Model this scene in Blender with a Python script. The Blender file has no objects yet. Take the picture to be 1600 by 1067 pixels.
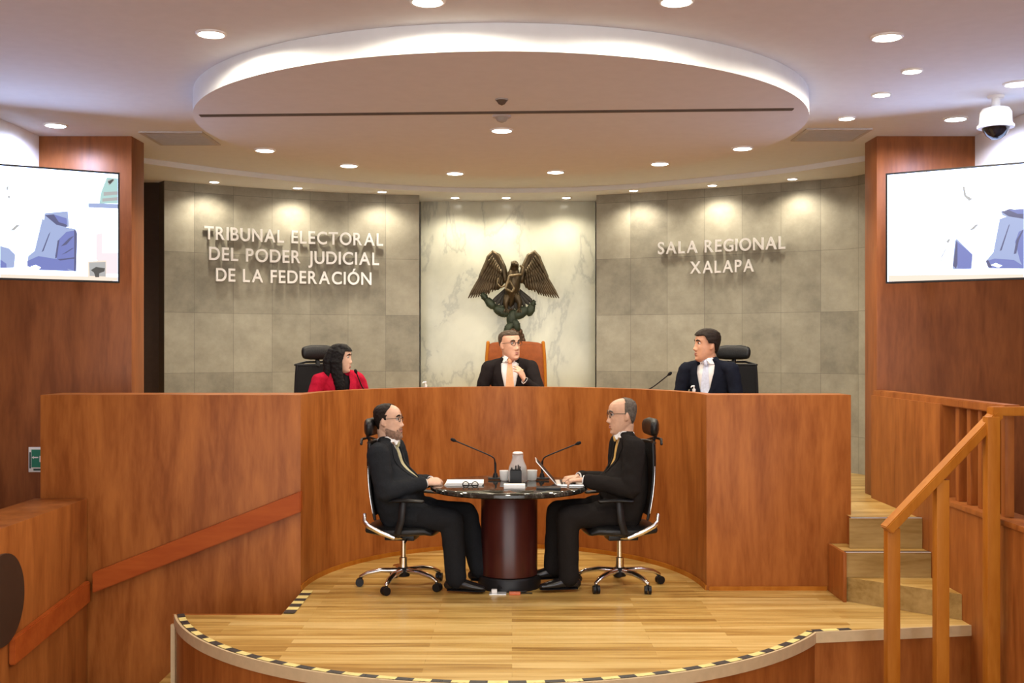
import bpy, bmesh, math, random
from mathutils import Vector, Matrix, noise
from mathutils.bvhtree import BVHTree
from mathutils.geometry import tessellate_polygon

random.seed(7)
PI = math.pi
SC = bpy.context.scene
COL = SC.collection

# ------------------------------------------------------------------ camera, world, exposure
F = 1740.0            # focal length in pixels of the 1600-wide frame
HC = 1.73             # camera height above the stage floor
YH = 545.0            # horizon row
cam = bpy.data.cameras.new('camera')
cam.sensor_width = 36.0
cam.lens = 36.0 * F / 1600.0
cam.shift_y = (YH - 533.5) / 1600.0
cam.clip_end = 100
camo = bpy.data.objects.new('camera', cam)
COL.objects.link(camo)
camo.location = (0, 0, HC)
camo.rotation_euler = (PI / 2, 0, 0)
SC.camera = camo

WORLD_STRENGTH = 2.7
w = bpy.data.worlds.new('world')
SC.world = w
w.use_nodes = True
w.node_tree.nodes['Background'].inputs[0].default_value = (1.0, 0.98, 0.95, 1)
w.node_tree.nodes['Background'].inputs[1].default_value = WORLD_STRENGTH
SC.view_settings.view_transform = 'Standard'
SC.view_settings.look = 'None'
SC.view_settings.gamma = 1.0
SC.view_settings.use_curve_mapping = False
SC.view_settings.exposure = 0.62
SC.cycles.max_bounces = 8
SC.cycles.sample_clamp_indirect = 6.0
WARM = (1.0, 0.88, 0.70)
COOL = (0.60, 0.68, 1.0)
SPOT_W, WASH_W = 50.0, 26.0


def P(px, py, d):
    return Vector(((px - 800) / F * d, d, HC - (py - YH) / F * d))


# ------------------------------------------------------------------ materials
def new_mat(name):
    m = bpy.data.materials.new(name)
    m.use_nodes = True
    nt = m.node_tree
    return m, nt, nt.nodes['Principled BSDF']


def nd(nt, kind, **kw):
    n = nt.nodes.new(kind)
    for k, v in kw.items():
        setattr(n, k, v)
    return n


def ramp(nt, stops):
    r = nd(nt, 'ShaderNodeValToRGB')
    e = r.color_ramp.elements
    while len(e) < len(stops):
        e.new(0.5)
    for i, (p, c) in enumerate(stops):
        e[i].position = p
        e[i].color = (*c, 1)
    return r


def plain(name, col, rough=0.5, metal=0.0, spec=0.5, bump=0.0, bscale=60, var=0.0, sheen=0.0, alpha=None):
    """a plain material with a little procedural variation"""
    m, nt, b = new_mat(name)
    b.inputs['Roughness'].default_value = rough
    b.inputs['Metallic'].default_value = metal
    b.inputs['Specular IOR Level'].default_value = spec
    b.inputs['Base Color'].default_value = (*col, 1)
    tc = nd(nt, 'ShaderNodeTexCoord')
    if var:
        n = nd(nt, 'ShaderNodeTexNoise')
        n.inputs['Scale'].default_value = bscale * 0.3
        n.inputs['Detail'].default_value = 4
        nt.links.new(tc.outputs['Object'], n.inputs['Vector'])
        r = ramp(nt, [(0.3, tuple(c * (1 - var) for c in col)), (0.7, tuple(min(1, c * (1 + var)) for c in col))])
        nt.links.new(n.outputs['Fac'], r.inputs['Fac'])
        nt.links.new(r.outputs['Color'], b.inputs['Base Color'])
    if bump:
        n2 = nd(nt, 'ShaderNodeTexNoise')
        n2.inputs['Scale'].default_value = bscale
        nt.links.new(tc.outputs['Object'], n2.inputs['Vector'])
        bp = nd(nt, 'ShaderNodeBump')
        bp.inputs['Strength'].default_value = bump
        bp.inputs['Distance'].default_value = 0.01
        nt.links.new(n2.outputs['Fac'], bp.inputs['Height'])
        nt.links.new(bp.outputs['Normal'], b.inputs['Normal'])
    if sheen:
        b.inputs['Sheen Weight'].default_value = sheen
    return m


def emit(name, col, s):
    m, nt, b = new_mat(name)
    b.inputs['Base Color'].default_value = (0.02, 0.02, 0.02, 1)
    b.inputs['Emission Color'].default_value = (*col, 1)
    b.inputs['Emission Strength'].default_value = s
    return m


def wood(name, dark, light, axis='Z', rough=0.36, scale=5.0, spec=0.4):
    """veneer: long streaks along one axis, broad panel to panel variation"""
    m, nt, b = new_mat(name)
    geo = nd(nt, 'ShaderNodeNewGeometry')
    mp = nd(nt, 'ShaderNodeMapping')
    s = [scale] * 3
    s['XYZ'.index(axis)] = scale * 0.16
    mp.inputs['Scale'].default_value = s
    nt.links.new(geo.outputs['Position'], mp.inputs['Vector'])
    n = nd(nt, 'ShaderNodeTexNoise')
    n.inputs['Scale'].default_value = 1.6
    n.inputs['Detail'].default_value = 6
    n.inputs['Roughness'].default_value = 0.6
    n.inputs['Distortion'].default_value = 0.4
    nt.links.new(mp.outputs['Vector'], n.inputs['Vector'])
    n2 = nd(nt, 'ShaderNodeTexNoise')
    n2.inputs['Scale'].default_value = 9.0
    n2.inputs['Detail'].default_value = 3
    nt.links.new(mp.outputs['Vector'], n2.inputs['Vector'])
    mx = nd(nt, 'ShaderNodeMath', operation='MULTIPLY_ADD')
    mx.inputs[1].default_value = 0.30
    nt.links.new(n2.outputs['Fac'], mx.inputs[0])
    nt.links.new(n.outputs['Fac'], mx.inputs[2])
    mid = tuple((a + c) / 2 for a, c in zip(dark, light))
    r = ramp(nt, [(0.46, dark), (0.64, mid), (0.84, light)])
    nt.links.new(mx.outputs[0], r.inputs['Fac'])
    nt.links.new(r.outputs['Color'], b.inputs['Base Color'])
    b.inputs['Roughness'].default_value = rough
    b.inputs['Specular IOR Level'].default_value = spec
    return m


def planks(name):
    m, nt, b = new_mat(name)
    geo = nd(nt, 'ShaderNodeNewGeometry')
    br = nd(nt, 'ShaderNodeTexBrick', offset=0.37, offset_frequency=2)
    br.inputs['Scale'].default_value = 1.0
    br.inputs['Brick Width'].default_value = 1.3
    br.inputs['Row Height'].default_value = 0.085
    br.inputs['Mortar Size'].default_value = 0.0012
    br.inputs['Mortar Smooth'].default_value = 0.3
    br.inputs['Color1'].default_value = (0, 0, 0, 1)
    br.inputs['Color2'].default_value = (1, 1, 1, 1)
    br.inputs['Mortar'].default_value = (0.1, 0.1, 0.1, 1)
    sx = nd(nt, 'ShaderNodeSeparateXYZ')
    cx = nd(nt, 'ShaderNodeCombineXYZ')
    ad = nd(nt, 'ShaderNodeMath', operation='ADD')
    nt.links.new(geo.outputs['Position'], sx.inputs[0])
    nt.links.new(sx.outputs[0], cx.inputs[0])
    nt.links.new(sx.outputs[1], ad.inputs[0])
    nt.links.new(sx.outputs[2], ad.inputs[1])
    nt.links.new(ad.outputs[0], cx.inputs[1])
    nt.links.new(cx.outputs[0], br.inputs['Vector'])
    mp = nd(nt, 'ShaderNodeMapping')
    mp.inputs['Scale'].default_value = (0.9, 15, 10)
    nt.links.new(cx.outputs[0], mp.inputs['Vector'])
    n = nd(nt, 'ShaderNodeTexNoise')
    n.inputs['Scale'].default_value = 1.3
    n.inputs['Detail'].default_value = 5
    n.inputs['Distortion'].default_value = 0.6
    nt.links.new(mp.outputs['Vector'], n.inputs['Vector'])
    sep = nd(nt, 'ShaderNodeSeparateColor')
    nt.links.new(br.outputs['Color'], sep.inputs[0])
    ma = nd(nt, 'ShaderNodeMath', operation='MULTIPLY_ADD')
    ma.inputs[1].default_value = 0.38
    nt.links.new(sep.outputs[0], ma.inputs[0])
    nt.links.new(n.outputs['Fac'], ma.inputs[2])
    r = ramp(nt, [(0.34, (0.25, 0.13, 0.026)), (0.52, (0.42, 0.245, 0.060)), (0.70, (0.56, 0.36, 0.105)), (0.95, (0.68, 0.48, 0.18))])
    nt.links.new(ma.outputs[0], r.inputs['Fac'])
    nt.links.new(r.outputs['Color'], b.inputs['Base Color'])
    b.inputs['Roughness'].default_value = 0.30
    b.inputs['Specular IOR Level'].default_value = 0.3
    return m


def stone(name):
    """large basalt tiles laid on UVs in metres, each its own shade"""
    m, nt, b = new_mat(name)
    uv = nd(nt, 'ShaderNodeUVMap')
    br = nd(nt, 'ShaderNodeTexBrick', offset=0.0, offset_frequency=2)
    br.inputs['Scale'].default_value = 1.0
    br.inputs['Brick Width'].default_value = 0.4
    br.inputs['Row Height'].default_value = 0.6
    br.inputs['Mortar Size'].default_value = 0.0016
    br.inputs['Mortar Smooth'].default_value = 0.1
    br.inputs['Bias'].default_value = 0.0
    br.inputs['Color1'].default_value = (0, 0, 0, 1)
    br.inputs['Color2'].default_value = (1, 1, 1, 1)
    br.inputs['Mortar'].default_value = (0.5, 0.5, 0.5, 1)
    nt.links.new(uv.outputs[0], br.inputs['Vector'])
    n = nd(nt, 'ShaderNodeTexNoise')
    n.inputs['Scale'].default_value = 3.6
    n.inputs['Detail'].default_value = 9
    n.inputs['Roughness'].default_value = 0.7
    nt.links.new(uv.outputs[0], n.inputs['Vector'])
    sep = nd(nt, 'ShaderNodeSeparateColor')
    nt.links.new(br.outputs['Color'], sep.inputs[0])
    ma = nd(nt, 'ShaderNodeMath', operation='MULTIPLY_ADD')
    ma.inputs[1].default_value = 0.3
    nt.links.new(sep.outputs[0], ma.inputs[0])
    nt.links.new(n.outputs['Fac'], ma.inputs[2])
    r = ramp(nt, [(0.38, (0.175, 0.165, 0.13)), (0.65, (0.265, 0.252, 0.198)), (0.95, (0.36, 0.345, 0.275))])
    nt.links.new(ma.outputs[0], r.inputs['Fac'])
    mix = nd(nt, 'ShaderNodeMix', data_type='RGBA')
    mix.inputs[7].default_value = (0.12, 0.11, 0.09, 1)
    nt.links.new(br.outputs['Fac'], mix.inputs[0])
    nt.links.new(r.outputs['Color'], mix.inputs[6])
    nt.links.new(mix.outputs[2], b.inputs['Base Color'])
    bp = nd(nt, 'ShaderNodeBump')
    bp.inputs['Strength'].default_value = 0.25
    bp.inputs['Distance'].default_value = 0.004
    nt.links.new(n.outputs['Fac'], bp.inputs['Height'])
    nt.links.new(bp.outputs['Normal'], b.inputs['Normal'])
    b.inputs['Roughness'].default_value = 0.6
    return m


def marble(name, base, vein, scale=1.2, rough=0.18, w0=0.03):
    m, nt, b = new_mat(name)
    geo = nd(nt, 'ShaderNodeNewGeometry')
    mp = nd(nt, 'ShaderNodeMapping')
    mp.inputs['Rotation'].default_value = (0, 0.9, 0)
    mp.inputs['Scale'].default_value = (1, 1, 0.55)
    nt.links.new(geo.outputs['Position'], mp.inputs['Vector'])
    n = nd(nt, 'ShaderNodeTexNoise')
    n.inputs['Scale'].default_value = scale
    n.inputs['Detail'].default_value = 9
    n.inputs['Roughness'].default_value = 0.6
    n.inputs['Distortion'].default_value = 0.5
    nt.links.new(mp.outputs['Vector'], n.inputs['Vector'])
    mid = tuple(0.72 * a + 0.28 * c for a, c in zip(base, vein))
    r = ramp(nt, [(0.28, mid), (0.43, base), (0.495, mid), (0.505 + w0 * 0.1, vein), (0.53, mid), (0.6, base), (0.8, mid)])
    nt.links.new(n.outputs['Fac'], r.inputs['Fac'])
    n2 = nd(nt, 'ShaderNodeTexNoise')
    n2.inputs['Scale'].default_value = scale * 2.2
    n2.inputs['Detail'].default_value = 6
    nt.links.new(geo.outputs['Position'], n2.inputs['Vector'])
    r2 = ramp(nt, [(0.35, (0.82, 0.82, 0.8)), (0.6, (1, 1, 1))])
    nt.links.new(n2.outputs['Fac'], r2.inputs['Fac'])
    mix = nd(nt, 'ShaderNodeMix', data_type='RGBA', blend_type='MULTIPLY')
    mix.inputs[0].default_value = 1.0
    nt.links.new(r.outputs['Color'], mix.inputs[6])
    nt.links.new(r2.outputs['Color'], mix.inputs[7])
    nt.links.new(mix.outputs[2], b.inputs['Base Color'])
    b.inputs['Roughness'].default_value = rough
    return m


def glass(name, tint=(0.95, 0.98, 0.97)):
    m, nt, b = new_mat(name)
    b.inputs['Base Color'].default_value = (*tint, 1)
    b.inputs['Roughness'].default_value = 0.02
    b.inputs['Transmission Weight'].default_value = 1.0
    b.inputs['IOR'].default_value = 1.45
    return m


M = {}
M['cherry'] = wood('cherry_veneer', (0.225, 0.062, 0.0105), (0.40, 0.136, 0.029), rough=0.42, spec=0.2, scale=4.6)
M['cherry_dark'] = wood('dark_cherry_veneer', (0.17, 0.048, 0.012), (0.29, 0.095, 0.027), rough=0.4, spec=0.3)
M['rail_red'] = wood('red_rail_wood', (0.30, 0.055, 0.009), (0.40, 0.092, 0.016), 'X', rough=0.4, spec=0.15)
M['rail_gold'] = wood('honey_rail_wood', (0.34, 0.105, 0.008), (0.45, 0.165, 0.019), rough=0.4, spec=0.12)
M['riser'] = wood('oak_riser', (0.22, 0.13, 0.035), (0.40, 0.27, 0.10), 'X', rough=0.4, spec=0.2)
M['oak'] = planks('oak_floor_planks')
M['stone'] = stone('basalt_tiles')
M['marble'] = marble('pale_marble', (0.63, 0.64, 0.52), (0.44, 0.45, 0.38), 0.9)
M['black_marble'] = marble('black_marble', (0.012, 0.012, 0.011), (0.10, 0.10, 0.085), 6, 0.06)
M['ceiling'] = plain('ceiling_paint', (0.73, 0.755, 0.775), 0.85, bump=0.03, bscale=40, var=0.02)
M['white_paint'] = plain('white_wall_paint', (0.80, 0.80, 0.80), 0.8, var=0.02)
M['beige'] = plain('beige_lip', (0.58, 0.44, 0.24), 0.5, var=0.06)
M['black'] = plain('black_plastic', (0.008, 0.008, 0.009), 0.42, spec=0.3, var=0.1)
M['leather'] = plain('black_leather', (0.009, 0.009, 0.009), 0.38, spec=0.35, bump=0.2, bscale=120, var=0.15)
M['mesh'] = plain('black_mesh_fabric', (0.009, 0.009, 0.010), 0.75, spec=0.2, bump=0.4, bscale=400, var=0.2)
M['chrome'] = plain('chrome', (0.78, 0.78, 0.78), 0.14, 1.0, bump=0.01)
M['steel'] = plain('brushed_steel', (0.80, 0.80, 0.79), 0.32, 0.5, bump=0.02, bscale=200)
M['bronze'] = plain('dark_bronze', (0.08, 0.058, 0.03), 0.42, 0.7, bump=0.5, bscale=30, var=0.35)
M['bronze_light'] = plain('rubbed_bronze', (0.20, 0.155, 0.085), 0.4, 0.6, bump=0.3, bscale=40, var=0.25)
M['bronze_shade'] = plain('shaded_bronze', (0.022, 0.018, 0.012), 0.5, 0.4, bump=0.4, bscale=30, var=0.3)  # same bronze, with the shade under the body put into the tail's colour
M['patina'] = plain('green_bronze', (0.03, 0.042, 0.024), 0.5, 0.45, bump=0.5, bscale=25, var=0.4)
M['brown_rock'] = plain('brown_bronze', (0.10, 0.052, 0.028), 0.5, 0.5, bump=0.6, bscale=25, var=0.3)
M['yellow'] = plain('yellow_tape', (0.80, 0.66, 0.24), 0.5, var=0.06)
M['black_tape'] = plain('black_tape', (0.03, 0.028, 0.024), 0.5, var=0.1)
M['paper'] = plain('white_paper', (0.85, 0.85, 0.82), 0.7, var=0.02)
M['white_plastic'] = plain('white_plastic', (0.82, 0.82, 0.80), 0.35, var=0.02)
M['green_sign'] = plain('green_sign_face', (0.01, 0.20, 0.12), 0.4, var=0.05)
M['sign_ink'] = plain('sign_ink', (0.02, 0.06, 0.05), 0.5, var=0.05)
M['column_wood'] = wood('red_brown_pedestal_wood', (0.038, 0.007, 0.006), (0.066, 0.014, 0.010), rough=0.28)
M['dark_brown'] = plain('dark_brown_panel', (0.045, 0.027, 0.018), 0.6, var=0.1)
M['glass'] = glass('clear_glass')
M['vent'] = plain('vent_metal', (0.47, 0.44, 0.42), 0.5, var=0.05)
M['vent_dark'] = plain('vent_slot', (0.10, 0.07, 0.05), 0.7, var=0.1)
M['dark_disc'] = plain('dark_brown_disc', (0.035, 0.018, 0.010), 0.45, var=0.1)
M['lamp'] = emit('lamp_warm', (1.0, 0.93, 0.80), 14)
M['lamp_cool'] = emit('lamp_cool', (0.88, 0.92, 1.0), 14)
M['grey'] = plain('grey_plastic', (0.35, 0.33, 0.30), 0.5, var=0.05)
M['orange_leather'] = plain('tan_leather', (0.23, 0.058, 0.012), 0.45, spec=0.15, bump=0.15, bscale=90, var=0.12)
M['orange_plastic'] = plain('orange_plastic', (0.62, 0.16, 0.06), 0.4, var=0.05)


# ------------------------------------------------------------------ mesh builder
class MB:
    def __init__(self):
        self.bm = bmesh.new()
        self.mi = 0

    def _faces(self, vs, fs):
        bv = [self.bm.verts.new(v) for v in vs]
        out = []
        for f in fs:
            try:
                nf = self.bm.faces.new([bv[i] for i in f])
                nf.material_index = self.mi
                nf.smooth = True
                out.append(nf)
            except ValueError:
                pass
        return bv, out

    def box(self, x0, x1, y0, y1, z0, z1, bev=0.0, mat=None):
        vs = [(x, y, z) for x in (x0, x1) for y in (y0, y1) for z in (z0, z1)]
        fs = [(0, 1, 3, 2), (4, 6, 7, 5), (0, 4, 5, 1), (2, 3, 7, 6), (0, 2, 6, 4), (1, 5, 7, 3)]
        bv, ff = self._faces([mat @ Vector(v) if mat else v for v in vs], fs)
        if bev:
            es = list({e for f in ff for e in f.edges})
            r = bmesh.ops.bevel(self.bm, geom=es, offset=bev, segments=2, affect='EDGES', profile=0.6)
            for f in r['faces']:
                f.material_index = self.mi
                f.smooth = True
        return self

    def prism(self, outline, z0, z1, mat_top=None):
        n = len(outline)
        vs = [(x, y, z0) for x, y in outline] + [(x, y, z1) for x, y in outline]
        fs = [(i, (i + 1) % n, n + (i + 1) % n, n + i) for i in range(n)]
        bv, ff = self._faces(vs, fs)
        for tri in tessellate_polygon([[Vector((x, y, 0)) for x, y in outline]]):
            for part in (bv[n:], bv[:n]):
                f = self.bm.faces.new([part[i] for i in tri])
                f.material_index = self.mi if mat_top is None else mat_top
        return self

    def lathe(self, prof, c=(0, 0, 0), seg=32, sx=1.0, sy=1.0):
        vs, fs = [], []
        for r, z in prof:
            for i in range(seg):
                a = 2 * PI * i / seg
                vs.append((c[0] + r * sx * math.cos(a), c[1] + r * sy * math.sin(a), c[2] + z))
        for k in range(len(prof) - 1):
            for i in range(seg):
                j = (i + 1) % seg
                fs.append((k * seg + i, k * seg + j, (k + 1) * seg + j, (k + 1) * seg + i))
        fs.append(tuple(range(seg))[::-1])
        fs.append(tuple((len(prof) - 1) * seg + i for i in range(seg)))
        self._faces(vs, fs)
        return self

    def loft(self, pts, radii, side=None, seg=16, cap=True, power=2.0):
        """closed tube through pts; radii (ra, rb): ra along the side vector, rb across"""
        pts = [Vector(p) for p in pts]
        radii = [(r, r) if not isinstance(r, (tuple, list)) else r for r in radii]
        if cap:
            a, b = pts[0], pts[-1]
            ta = (pts[0] - pts[1]).normalized()
            tb = (pts[-1] - pts[-2]).normalized()
            ra, rb = radii[0], radii[-1]
            ma, mb_ = min(ra), min(rb)
            pre = [(a + ta * ma * s, tuple(x * c for x in ra)) for s, c in ((1.0, 0.1), (0.86, 0.5), (0.5, 0.86))]
            post = [(b + tb * mb_ * s, tuple(x * c for x in rb)) for s, c in ((0.5, 0.86), (0.86, 0.5), (1.0, 0.1))]
            pts = [p for p, _ in pre] + pts + [p for p, _ in post]
            radii = [r for _, r in pre] + radii + [r for _, r in post]
        n = len(pts)
        vs, fs = [], []
        sv = Vector(side) if side is not None else None
        prev = None
        for k in range(n):
            t = (pts[min(k + 1, n - 1)] - pts[max(k - 1, 0)]).normalized()
            if sv is not None:
                s = (sv - t * sv.dot(t))
            elif prev is not None:
                s = prev - t * prev.dot(t)
            else:
                s = t.orthogonal()
            if s.length < 1e-5:
                s = t.orthogonal()
            s.normalize()
            prev = s
            u = t.cross(s)
            for i in range(seg):
                a = 2 * PI * i / seg
                ca, sa = math.cos(a), math.sin(a)
                if power != 2.0:
                    e = 2.0 / power
                    ca = math.copysign(abs(ca) ** e, ca)
                    sa = math.copysign(abs(sa) ** e, sa)
                vs.append(pts[k] + s * (radii[k][0] * ca) + u * (radii[k][1] * sa))
        for k in range(n - 1):
            for i in range(seg):
                j = (i + 1) % seg
                fs.append((k * seg + i, k * seg + j, (k + 1) * seg + j, (k + 1) * seg + i))
        fs.append(tuple(range(seg))[::-1])
        fs.append(tuple((n - 1) * seg + i for i in range(seg)))
        self._faces(vs, fs)
        return self

    def cyl(self, p0, p1, r0, r1=None, seg=20):
        return self.loft([p0, p1], [r0, r0 if r1 is None else r1], seg=seg, cap=False)

    def ellipsoid(self, c, r, rot=None, seg=24, rings=14):
        vs, fs = [], []
        for k in range(1, rings):
            th = PI * k / rings
            for i in range(seg):
                a = 2 * PI * i / seg
                v = Vector((r[0] * math.sin(th) * math.cos(a), r[1] * math.sin(th) * math.sin(a), r[2] * math.cos(th)))
                if rot:
                    v = rot @ v
                vs.append(v + Vector(c))
        for k in range(rings - 2):
            for i in range(seg):
                j = (i + 1) % seg
                fs.append((k * seg + j, k * seg + i, (k + 1) * seg + i, (k + 1) * seg + j))
        fs.append(tuple(range(seg)))
        fs.append(tuple((rings - 2) * seg + i for i in range(seg))[::-1])
        self._faces(vs, fs)
        return self

    def torus(self, c, R, r, normal=(0, 0, 1), seg=28, rs=8, squash=1.0):
        nrm = Vector(normal).normalized()
        a = nrm.orthogonal().normalized()
        b = nrm.cross(a)
        vs, fs = [], []
        for i in range(seg):
            t = 2 * PI * i / seg
            d = a * math.cos(t) + b * math.sin(t)
            for k in range(rs):
                q = 2 * PI * k / rs
                vs.append(Vector(c) + d * (R + r * math.cos(q)) + nrm * (r * squash * math.sin(q)))
        for i in range(seg):
            for k in range(rs):
                fs.append((i * rs + k, ((i + 1) % seg) * rs + k, ((i + 1) % seg) * rs + (k + 1) % rs, i * rs + (k + 1) % rs))
        self._faces(vs, fs)
        return self

    def ring_sector(self, fn_in, fn_out, z0, z1, n=64):
        """solid between two plan curves fn(u) -> (x, y), u in 0..1"""
        o = [fn_in(i / n) for i in range(n + 1)]
        p = [fn_out(i / n) for i in range(n + 1)]
        vs = []
        for i in range(n + 1):
            vs += [(*o[i], z0), (*o[i], z1), (*p[i], z1), (*p[i], z0)]
        fs = []
        for i in range(n):
            a, b = 4 * i, 4 * i + 4
            for k in range(4):
                fs.append((a + k, a + (k + 1) % 4, b + (k + 1) % 4, b + k))
        fs.append((0, 3, 2, 1))
        fs.append((4 * n, 4 * n + 1, 4 * n + 2, 4 * n + 3))
        self._faces(vs, fs)
        return self

    def poly(self, pts):
        self._faces(pts, [tuple(range(len(pts)))])
        return self

    def mesh(self, name):
        bmesh.ops.recalc_face_normals(self.bm, faces=self.bm.faces[:])
        me = bpy.data.meshes.new(name)
        self.bm.to_mesh(me)
        self.bm.free()
        return me


def link(name, me, mats, parent=None, loc=None, sharp=38):
    me.name = name
    if not isinstance(mats, (list, tuple)):
        mats = [mats]
    idx = [p.material_index for p in me.polygons] if len(mats) > 1 else None
    me.materials.clear()
    for m in mats:
        me.materials.append(M[m] if isinstance(m, str) else m)
    me.polygons.foreach_set('use_smooth', [True] * len(me.polygons))
    me.polygons.foreach_set('material_index', idx or [0] * len(me.polygons))
    if sharp:
        me.set_sharp_from_angle(angle=math.radians(sharp))
    o = bpy.data.objects.new(name, me)
    COL.objects.link(o)
    if parent:
        o.parent = parent
    if loc is not None:
        o.location = loc
    return o


def obj(name, mb, mats, parent=None, loc=None, sharp=38):
    return link(name, mb.mesh(name), mats, parent, loc, sharp)


def tag(o, label, cat, group=None, kind=None):
    o['label'] = label
    o['category'] = cat
    if group:
        o['group'] = group
    if kind:
        o['kind'] = kind
    return o


def struct(name, mb, mats, parent=None, sharp=38):
    o = obj(name, mb, mats, parent, sharp=sharp)
    o['kind'] = 'structure'
    return o


def thing(name, label, cat, loc=(0, 0, 0), rz=0.0, group=None):
    o = bpy.data.objects.new(name, None)
    o.empty_display_size = 0.1
    COL.objects.link(o)
    o.location = loc
    o.rotation_euler = (0, 0, rz)
    return tag(o, label, cat, group)


def copy_tree(o, parent=None):
    c = o.copy()
    COL.objects.link(c)
    c.parent = parent
    for ch in list(o.children):
        copy_tree(ch, c)
    return c


def evaluated(me, mods):
    """run modifiers on a mesh and return the resulting new mesh"""
    o = bpy.data.objects.new('tmp', me)
    COL.objects.link(o)
    for kind, kw in mods:
        md = o.modifiers.new(kind, kind)
        for k, v in kw.items():
            setattr(md, k, v)
    dg = bpy.context.evaluated_depsgraph_get()
    dg.update()
    out = bpy.data.meshes.new_from_object(o.evaluated_get(dg), depsgraph=dg)
    bpy.data.objects.remove(o)
    return out


def remeshed(mb, voxel, smooth=4, factor=0.5):
    me = mb.mesh('tmp')
    mods = [('REMESH', dict(mode='VOXEL', voxel_size=voxel, adaptivity=0.0))]
    if smooth:
        mods.append(('SMOOTH', dict(factor=factor, iterations=smooth)))
    return evaluated(me, mods)

# ------------------------------------------------------------------ large structure
AX = -0.06                      # the axis of the room's round parts
BR, BRY, BY = 1.455, 1.72, 7.98  # bench niche: half width, depth, front line
LOW = -0.9                      # lower floor in front of the stage
PLAT = 0.54                     # judges' platform
TOP = 1.40                      # top of the bench
Z0, ZD, ZS = 3.43, 3.28, 3.38   # ceiling, round drop, wall strip


def bench(off, dy=0.0):
    def fn(u):
        a = PI * (1 - u)
        return (AX + (BR + off) * math.cos(a), BY + dy + (BRY + off - dy) * math.sin(a))
    return fn


struct('floor', MB().box(-4.7, 4.7, -4, 8.9, LOW - 0.1, LOW), 'cherry_dark')

# stage: round front, straight run to the stair wall, notch for the side steps
RS, SY = 2.25, 7.99
A0, A1 = math.radians(199.4), math.radians(328.0)
arc = [(AX + RS * math.cos(A0 + (A1 - A0) * i / 60), SY + RS * math.sin(A0 + (A1 - A0) * i / 60)) for i in range(61)]
niche = [bench(0.03)(1 - i / 48) for i in range(49)]
outline = arc + [(2.87, 6.97), (2.87, 8.05), (niche[0][0], 8.02)] + niche + [(-1.5, 8.0), (-1.5, 7.24)]
mb = MB()
mb.mi = 0
mb.prism(outline, LOW, 0.0, mat_top=1)
struct('floor_stage', mb, ['cherry', 'oak'])

mb = MB()
front = arc + [(2.868, 6.97)]
def front_curve(off):
    def fn(u):
        t = u * (len(front) - 1)
        i = min(int(t), len(front) - 2)
        a, b = Vector(front[i]), Vector(front[i + 1])
        p = a.lerp(b, t - i)
        if i >= 60:
            n = Vector((b.y - a.y, -(b.x - a.x))).normalized()
        else:
            n = (p - Vector((AX, SY))).normalized()
        q = p + n * off
        return (q.x, q.y)
    return fn
mb.ring_sector(front_curve(0.001), front_curve(0.016), -0.062, 0.004, n=122)
struct('trim_1', mb, 'beige')
struct('trim_2', MB().box(-2.205, -1.5, 7.238, 7.256, -0.03, 0.004), 'cherry')
struct('trim_3', MB().box(-2.215, -2.187, 7.225, 7.256, LOW, -0.06), 'beige')

# hidden side steps down beside the bench's long wing
mb = MB()
for k in range(4):
    mb.box(-1.5 - 0.3 * (k + 1), -1.5 - 0.3 * k + 0.0, 7.26, 7.975, LOW, -0.18 * (k + 1))
struct('floor_side_steps', mb, 'oak')

# judges' platform
po = [(2.40, 7.80), (2.869, 7.80), (2.869, 8.898), (2.914, 8.899), (2.914, 9.201), (4.6, 9.201), (4.6, 12.6), (-4.6, 12.6), (-4.6, 9.2), (-3.37, 9.2), (-3.37, 8.38), (-1.56, 8.38)]
nn = [bench(0.04)(i / 48) for i in range(49)]
nn = [p for p in nn if p[1] > 8.3]
po += nn + [(1.47, 8.28), (2.40, 8.28)]
mb = MB()
mb.prism(po, -0.02, PLAT, mat_top=1)
struct('floor_platform', mb, ['cherry', 'oak'])

# three oak steps between the bench's end and the stair wall
st = thing('steps', 'three oak steps climbing past the end of the bench to the platform', 'steps', (0, 0, 0))
mb = MB()
mb.prism([(2.285, 7.635), (2.868, 7.10), (2.868, 7.975), (2.285, 7.975)], 0.0, 0.165, mat_top=1)
obj('step', mb, ['riser', 'oak'], st)
mb = MB()
mb.prism([(2.285, 7.62), (2.868, 7.62), (2.868, 7.975), (2.285, 7.975)], 0.167, 0.335, mat_top=1)
obj('step', mb, ['riser', 'oak'], st)
mb = MB()
mb.prism([(2.36, 7.785), (2.868, 7.785), (2.868, 7.80), (2.36, 7.80)], 0.337, 0.545, mat_top=1)
obj('riser', mb, ['riser', 'oak'], st)
obj('cheek', MB().box(2.262, 2.284, 7.60, 7.975, 0.0, 0.338, 0.002), 'cherry', st)
for x0, x1, y, z in ((2.286, 2.866, 7.615, 0.336), (2.37, 2.866, 7.78, 0.546)):
    obj('nosing', MB().box(x0, x1, y, y + 0.012, z, z + 0.004), 'steel', st)
    obj('anti_slip_strip', MB().box(x0, x1, y + 0.02, y + 0.05, z, z + 0.003), 'vent_dark', st)

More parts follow.
